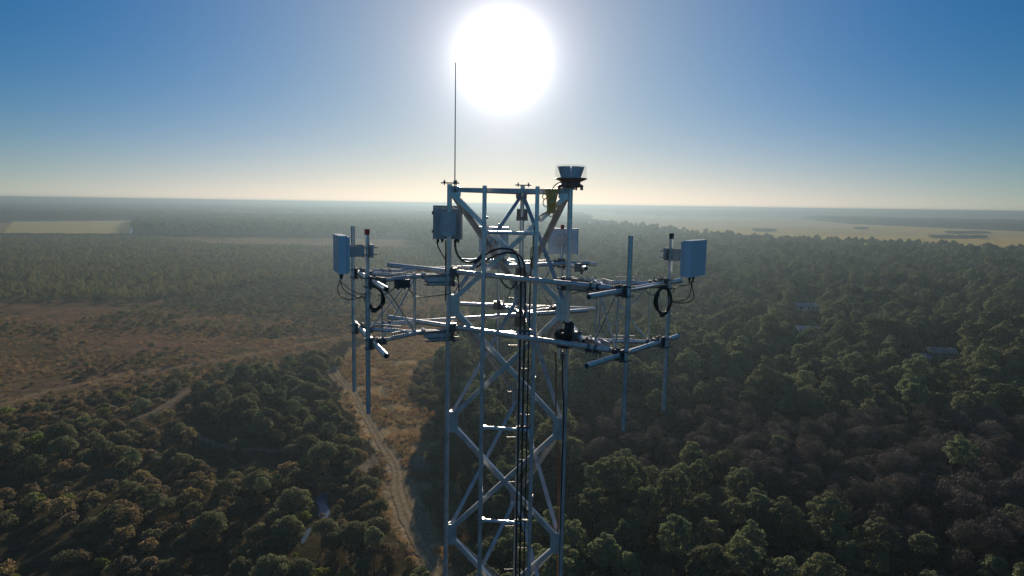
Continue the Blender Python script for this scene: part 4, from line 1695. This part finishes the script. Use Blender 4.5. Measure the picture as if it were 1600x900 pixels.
ZONE = {
    ('pine_tree', 'forest'): ('tall pine with a clumpy rounded crown in the forest right of the tower', 'pine', 'pines of the forest right of the tower'),
    ('pine_tree', 'grove'): ('pine rising out of the dark oak grove left of the sandy road', 'pine', 'pines in the oak grove'),
    ('pine_tree', 'low'): ('small pine standing in the low oak scrub around the pond', 'pine', 'small pines in the oak scrub'),
    ('bare_tree', 'forest'): ('leafless grey-brown hardwood standing among the pines right of the tower', 'bare tree', 'bare hardwoods in the forest'),
    ('oak_tree', 'forest'): ('low broad-crowned oak filling a gap in the pine forest right of the tower', 'oak', 'oaks in the pine forest'),
    ('oak_tree', 'grove'): ('dark round oak in the dense grove left of the sandy road', 'oak', 'oaks of the dark grove'),
    ('oak_tree', 'knoll'): ('small dark oak in the clump just right of the sandy road', 'oak', 'oaks of the clump beside the road'),
    ('oak_tree', 'low'): ('dark round oak in the scrub around the small pond', 'oak', 'oaks in the scrub around the pond'),
    ('shrub', 'forest'): ('low shrub under the pines right of the tower', 'shrub', 'shrubs under the pines'),
    ('shrub', 'grove'): ('shrub at the foot of the dark oak grove', 'shrub', 'shrubs in the oak grove'),
    ('shrub', 'low'): ('olive-brown scrub bush in the thicket around the small pond', 'shrub', 'scrub bushes around the pond'),
    ('shrub', 'scrub'): ('brownish scrub bush between the field track and the oak grove', 'shrub', 'scrub bushes below the field track'),
    ('shrub', 'grass'): ('dark shrub scattered over the brown grassland beyond the field track', 'shrub', 'shrubs on the brown grassland'),
    ('shrub', 'patch'): ('low green shrub of the palmetto patch behind the left mount', 'shrub', 'shrubs of the palmetto patch'),
    ('shrub', 'clearing'): ('small shrub in the tan grass clearing beside the sandy road', 'shrub', 'shrubs in the grass clearing'),
    ('young_pine', 'belt'): ('young green pine at the near edge of the plantation belt on the left', 'young pine', 'young pines of the plantation belt'),
}
STUFF_NAME = {'pine_tree': ('pine_forest', 'far mass of dark green pines stretching right of the tower'),
              'oak_tree': ('oak_wood', 'far mass of low oaks among the pines'),
              'bare_tree': ('bare_wood', 'grey-brown mass of leafless trees within the forest'),
              'shrub': ('scrub', 'mass of small shrubs spread over grassland and forest edge'),
              'young_pine': ('pine_plantation', 'dense belt of young green pines across the left')}


def stuff_mass(name, label, cat, protos, pts):
    """one object: the points of a mass, each repeating one of the patterns"""
    c = bpy.data.collections.new(name + '_patterns')
    for i, me in enumerate(protos):
        o = bpy.data.objects.new('%s_pattern_%02d' % (name, i), me)
        c.objects.link(o)
    me = bpy.data.meshes.new(name)
    n = len(pts)
    me.vertices.add(n)
    me.vertices.foreach_set('co', np.array([(p[0], p[1], p[4]) for p in pts], np.float32).ravel())
    for nm, ty, vals in (('siz', 'FLOAT', [p[2] for p in pts]), ('pick', 'INT', [p[3] for p in pts]), ('turn', 'FLOAT', rng.uniform(0, 6.283, n))):
        a = me.attributes.new(nm, ty, 'POINT')
        a.data.foreach_set('value', np.array(vals, np.int32 if ty == 'INT' else np.float32))
    o = bpy.data.objects.new(name, me)
    COL.objects.link(o)
    ng = bpy.data.node_groups.new(name, 'GeometryNodeTree')
    ng.interface.new_socket('Geometry', in_out='INPUT', socket_type='NodeSocketGeometry')
    ng.interface.new_socket('Geometry', in_out='OUTPUT', socket_type='NodeSocketGeometry')
    N = ng.nodes.new
    gi, go = N('NodeGroupInput'), N('NodeGroupOutput')
    ci = N('GeometryNodeCollectionInfo')
    ci.inputs['Collection'].default_value = c
    ci.inputs['Separate Children'].default_value = True
    ci.inputs['Reset Children'].default_value = True
    ip = N('GeometryNodeInstanceOnPoints')
    ip.inputs['Pick Instance'].default_value = True

    def attr(nm, ty):
        a = N('GeometryNodeInputNamedAttribute')
        a.data_type = ty
        a.inputs['Name'].default_value = nm
        return a.outputs['Attribute']
    L = ng.links.new
    L(gi.outputs[0], ip.inputs['Points'])
    L(ci.outputs[0], ip.inputs['Instance'])
    L(attr('pick', 'INT'), ip.inputs['Instance Index'])
    cx = N('ShaderNodeCombineXYZ')
    L(attr('turn', 'FLOAT'), cx.inputs['Z'])
    L(cx.outputs[0], ip.inputs['Rotation'])
    L(attr('siz', 'FLOAT'), ip.inputs['Scale'])
    L(ip.outputs[0], go.inputs[0])
    md = o.modifiers.new('plants', 'NODES')
    md.node_group = ng
    tag(o, label, cat, None, 'stuff')
    return o


MAXN = {'pine_tree': 290, 'oak_tree': 290, 'bare_tree': 240, 'shrub': 290, 'young_pine': 120}
for kd, pts in PTS.items():
    v = KINDS[kd]
    arr = np.array([(p[0], p[1], p[2] * v[p[3]][3]) for p in pts])
    px, py = map_px(arr[:, 0], arr[:, 1], arr[:, 2] * .8)
    seen = (px > -30) & (px < 1630) & (py < 925) & (arr[:, 1] > 30)
    size = arr[:, 2] / np.hypot(arr[:, 0], arr[:, 1]) * seen
    order = np.argsort(-size)
    near = [i for i in order[:MAXN[kd]] if seen[i] and (kd, pts[i][4]) in ZONE]
    ns = set(near)
    for i in near:
        x_, y_, s_, vi, zone = pts[i]
        lab, cat, grp = ZONE[(kd, zone)]
        r_ = thing(kd, lab, cat, (x_, y_, 0), random.uniform(0, 6.28), grp)
        r_.scale = (s_, s_, s_ * random.uniform(.92, 1.1))
        for nm, me in (('trunk', v[vi][0]), ('crown', v[vi][1])):
            c = bpy.data.objects.new(nm, me)
            COL.objects.link(c)
            c.parent = r_
    rest = [(p[0], p[1], p[2], p[3], 0.0) for i, p in enumerate(pts) if i not in ns]
    nm, lab = STUFF_NAME[kd]
    stuff_mass(nm, lab, 'vegetation', [q[2] for q in v], rest)
    print(kd, len(near), 'individual,', len(rest), 'in the mass')

# --- far woods, patch by patch
x, y = scatter(None, 36, 1300, 11000, (-300, 1900), grow=.10)
px, py = map_px(x, y)
d = np.hypot(x, y)
k = (py < 372) & ~inside(px, py, P_FOREST) & ~inside(px, py, P_YOUNG) & ~inside(px, py, P_WOODS_L)
for pl in (P_FIELD_L, P_FIELD_L2, P_FIELD_R, P_STRIP1, P_STRIP2, P_STRIP3):
    k &= ~inside(px, py + .4, pl)
lin = fbm(x * .45 + 4000, y, 2600, 3)
k &= ~((d > 4200) & (lin > .585)) & ~((px < 222) & (py > 342.5)) & ~((px > 200) & (px < 780) & (py > 366))
x, y, d = x[k], y[k], d[k]
pts = [(a, b, random.uniform(.85, 1.25) * (1 + max(0, dd_ - 1500) / 9000), random.randrange(4), 0.0) for a, b, dd_ in zip(x, y, d)]
for (x0, x1), yy, hh in ISLANDS:
    n = 26
    for i in range(n):
        a, kk = random.uniform(0, 6.28), math.sqrt(random.random())
        gx, gy = ground_at((x0 + x1) / 2 + (x1 - x0) / 2 * kk * math.cos(a), yy + hh * .6 * kk * math.sin(a))
        pts.append((float(gx), float(gy), random.uniform(.22, .5), random.randrange(4), -.5))
print('far patches', len(pts))
stuff_mass('far_woods', 'distant dark woods spread to the horizon', 'woodland', FAR, pts)

# --- tufts of dry grass
x, y = scatter(P_CLEAR, 1.35, 95, 330, (480, 820))
k = clear_of(x, y, ['dirt_road', 'side_track'], .3) & (fbm(x, y, 7) > .38)
x2, y2 = scatter(P_GRASS, 2.6, 190, 420, (-100, 820))
k2 = clear_of(x2, y2, ['field_track'], .3) & (fbm(x2, y2, 11) > .42)
pts = [(a, b, random.uniform(.7, 1.5), random.randrange(3), 0.0) for a, b in zip(np.concatenate([x[k], x2[k2]]), np.concatenate([y[k], y2[k2]]))]
print('tufts', len(pts))
stuff_mass('dry_grass', 'tan dry grass covering the clearing and the grassland', 'grass', TUFTS, pts)

# ------------------------------------------------------------------ houses in the forest
ROOFW = simple('pale_metal_roof', (.62, .60, .56), (.75, .73, .69), .6, .6)
ROOFM = simple('grey_metal_roof', (.26, .25, .24), (.36, .35, .33), .8, .6)
ROOFB = simple('blue_grey_roof', (.24, .30, .36), (.32, .38, .45), .8, .6)
ROOFG = simple('grey_shingle', (.10, .10, .11), (.16, .16, .17), 2, .8)
TARP = simple('blue_tarp', (.04, .12, .35), (.06, .18, .48), 1.5, .5)
WALLW = simple('pale_siding', (.5, .5, .48), (.6, .6, .57), 1.2, .7)
WIN = simple('dark_window', (.02, .025, .03), (.04, .045, .05), 1, .15)


def house(name, label, cat, loc, rz, L, Wd, h, rise, wallm, roofm):
    t = thing(name, label, cat, (*loc, 0), rz)
    m = M()
    m.plate([(-L / 2, -Wd / 2, 0), (-L / 2, Wd / 2, 0), (-L / 2, Wd / 2, h), (-L / 2, 0, h + rise), (-L / 2, -Wd / 2, h)], (1, 0, 0), .2)
    m.plate([(L / 2, -Wd / 2, 0), (L / 2, Wd / 2, 0), (L / 2, Wd / 2, h), (L / 2, 0, h + rise), (L / 2, -Wd / 2, h)], (1, 0, 0), .2)
    for s in (-1, 1):
        m.box((0, s * (Wd / 2 - .1), h / 2), (L - .22, .2, h))
    obj('wall', m, wallm, t)
    m = M()
    o = .45
    for s in (-1, 1):
        a, b = Vector((0, s * (Wd / 2 + o), h - rise * o / (Wd / 2))), Vector((0, 0, h + rise))
        nn = Vector((0, s * rise, Wd / 2)).normalized()
        dx = Vector((L / 2 + o, 0, 0))
        m.plate([a - dx + nn * .1, a + dx + nn * .1, b + dx + nn * .1, b - dx + nn * .1], nn, .14)
    obj('roof', m, roofm, t)
    e = M().box((0, -(Wd / 2 + o) - .02, h - rise * o / (Wd / 2) + .08), (L + 2 * o, .06, .26))
    e.box((0, 0, h + rise + .16), (L + 2 * o, .5, .06))
    obj('eave_trim', e, ROOFW, t)
    for i in (-1, 0, 1):
        obj('window', M().box((L * .3 * i, -Wd / 2 - .02, h * .58), (1.1, .06, 1.1)), WIN, t)
    obj('door', M().box((L * .15, -Wd / 2 - .025, 1.05), (.95, .07, 2.1)), ROOFG, t)
    return t


house('house', 'house with a grey pale-edged roof in the forest clearing, beside the blue shed', 'house', HG[0], R(-14), 9.5, 6, 2.7, 1.1, ROOFG, ROOFM)
house('shed', 'small blue-roofed shed in the forest, left of the pale-roofed house', 'shed', HG[1], R(10), 5.5, 5, 2.3, .9, TARP, TARP)
house('house', 'long low house with a white roof alone in the middle of the forest', 'house', HG[2], R(-10), 9, 5, 2.6, .9, WALLW, ROOFW)
house('house', 'faint bluish-roofed house farthest off among the forest trees', 'house', HG[3], R(-4), 15, 8, 2.7, 1.2, WALLW, ROOFB)
pl = [(1478, 566), (1492, 570), (1502, 580), (1494, 578), (1480, 571)]
gx, gy = ground_at([p[0] for p in pl], [p[1] for p in pl])
structure('sandy_yard', M().add([(a, b, .5) for a, b in zip(gx, gy)], [tuple(range(len(pl)))]), simple('yard_sand', (.4, .3, .2), (.5, .38, .26), .5, .9))

# ------------------------------------------------------------------ power poles at the far edge of the forest
for px_, py_, top, lab in ((1438.5, 383.5, 12, 'left pole of the far pair standing at the middle of the forest edge'),
                           (1443.5, 383.5, 12, 'right pole of the far pair standing at the middle of the forest edge'),
                           (1553.5, 391, 15, 'left pole of the taller pair in front of the tan field near the picture edge'),
                           (1558.5, 391, 15, 'right pole of the taller pair in front of the tan field near the picture edge'),
                           (1348, 371, 13, 'single far pole at the border of forest and tan field')):
    gx, gy = (float(v) for v in ground_at(px_, py_))
    t = thing('utility_pole', lab, 'utility pole', (gx, gy, 0), 0, 'utility poles along the forest edge')
    obj('pole', M().tube((0, 0, -.5), (0, 0, top), .22, .15, n=7), BARK, t)
    m = M().box((0, 0, top - .8), (3.0, .18, .22))
    obj('crossarm', m, BARK, t)

# ------------------------------------------------------------------ haze
hz = M().box((0, 0, 30.8), (96000, 96000, 64.6))
me = bpy.data.meshes.new('haze')
me.from_pydata(hz.v, [], hz.f)
ho_ = bpy.data.objects.new('haze', me)
COL.objects.link(ho_)
ho_['kind'] = 'stuff'
ho_['label'] = 'thin sunlit haze over the whole plain'
ho_['category'] = 'haze'
mm = bpy.data.materials.new('haze')
mm.use_nodes = True
t_ = mm.node_tree
for n in list(t_.nodes):
    t_.nodes.remove(n)
pv = t_.nodes.new('ShaderNodeVolumePrincipled')
pv.inputs['Color'].default_value = (.178, .240, .285, 1)
pv.inputs['Density'].default_value = HAZE_DENSITY
pv.inputs['Anisotropy'].default_value = HAZE_G
mo = t_.nodes.new('ShaderNodeOutputMaterial')
t_.links.new(pv.outputs[0], mo.inputs['Volume'])
me.materials.append(mm)
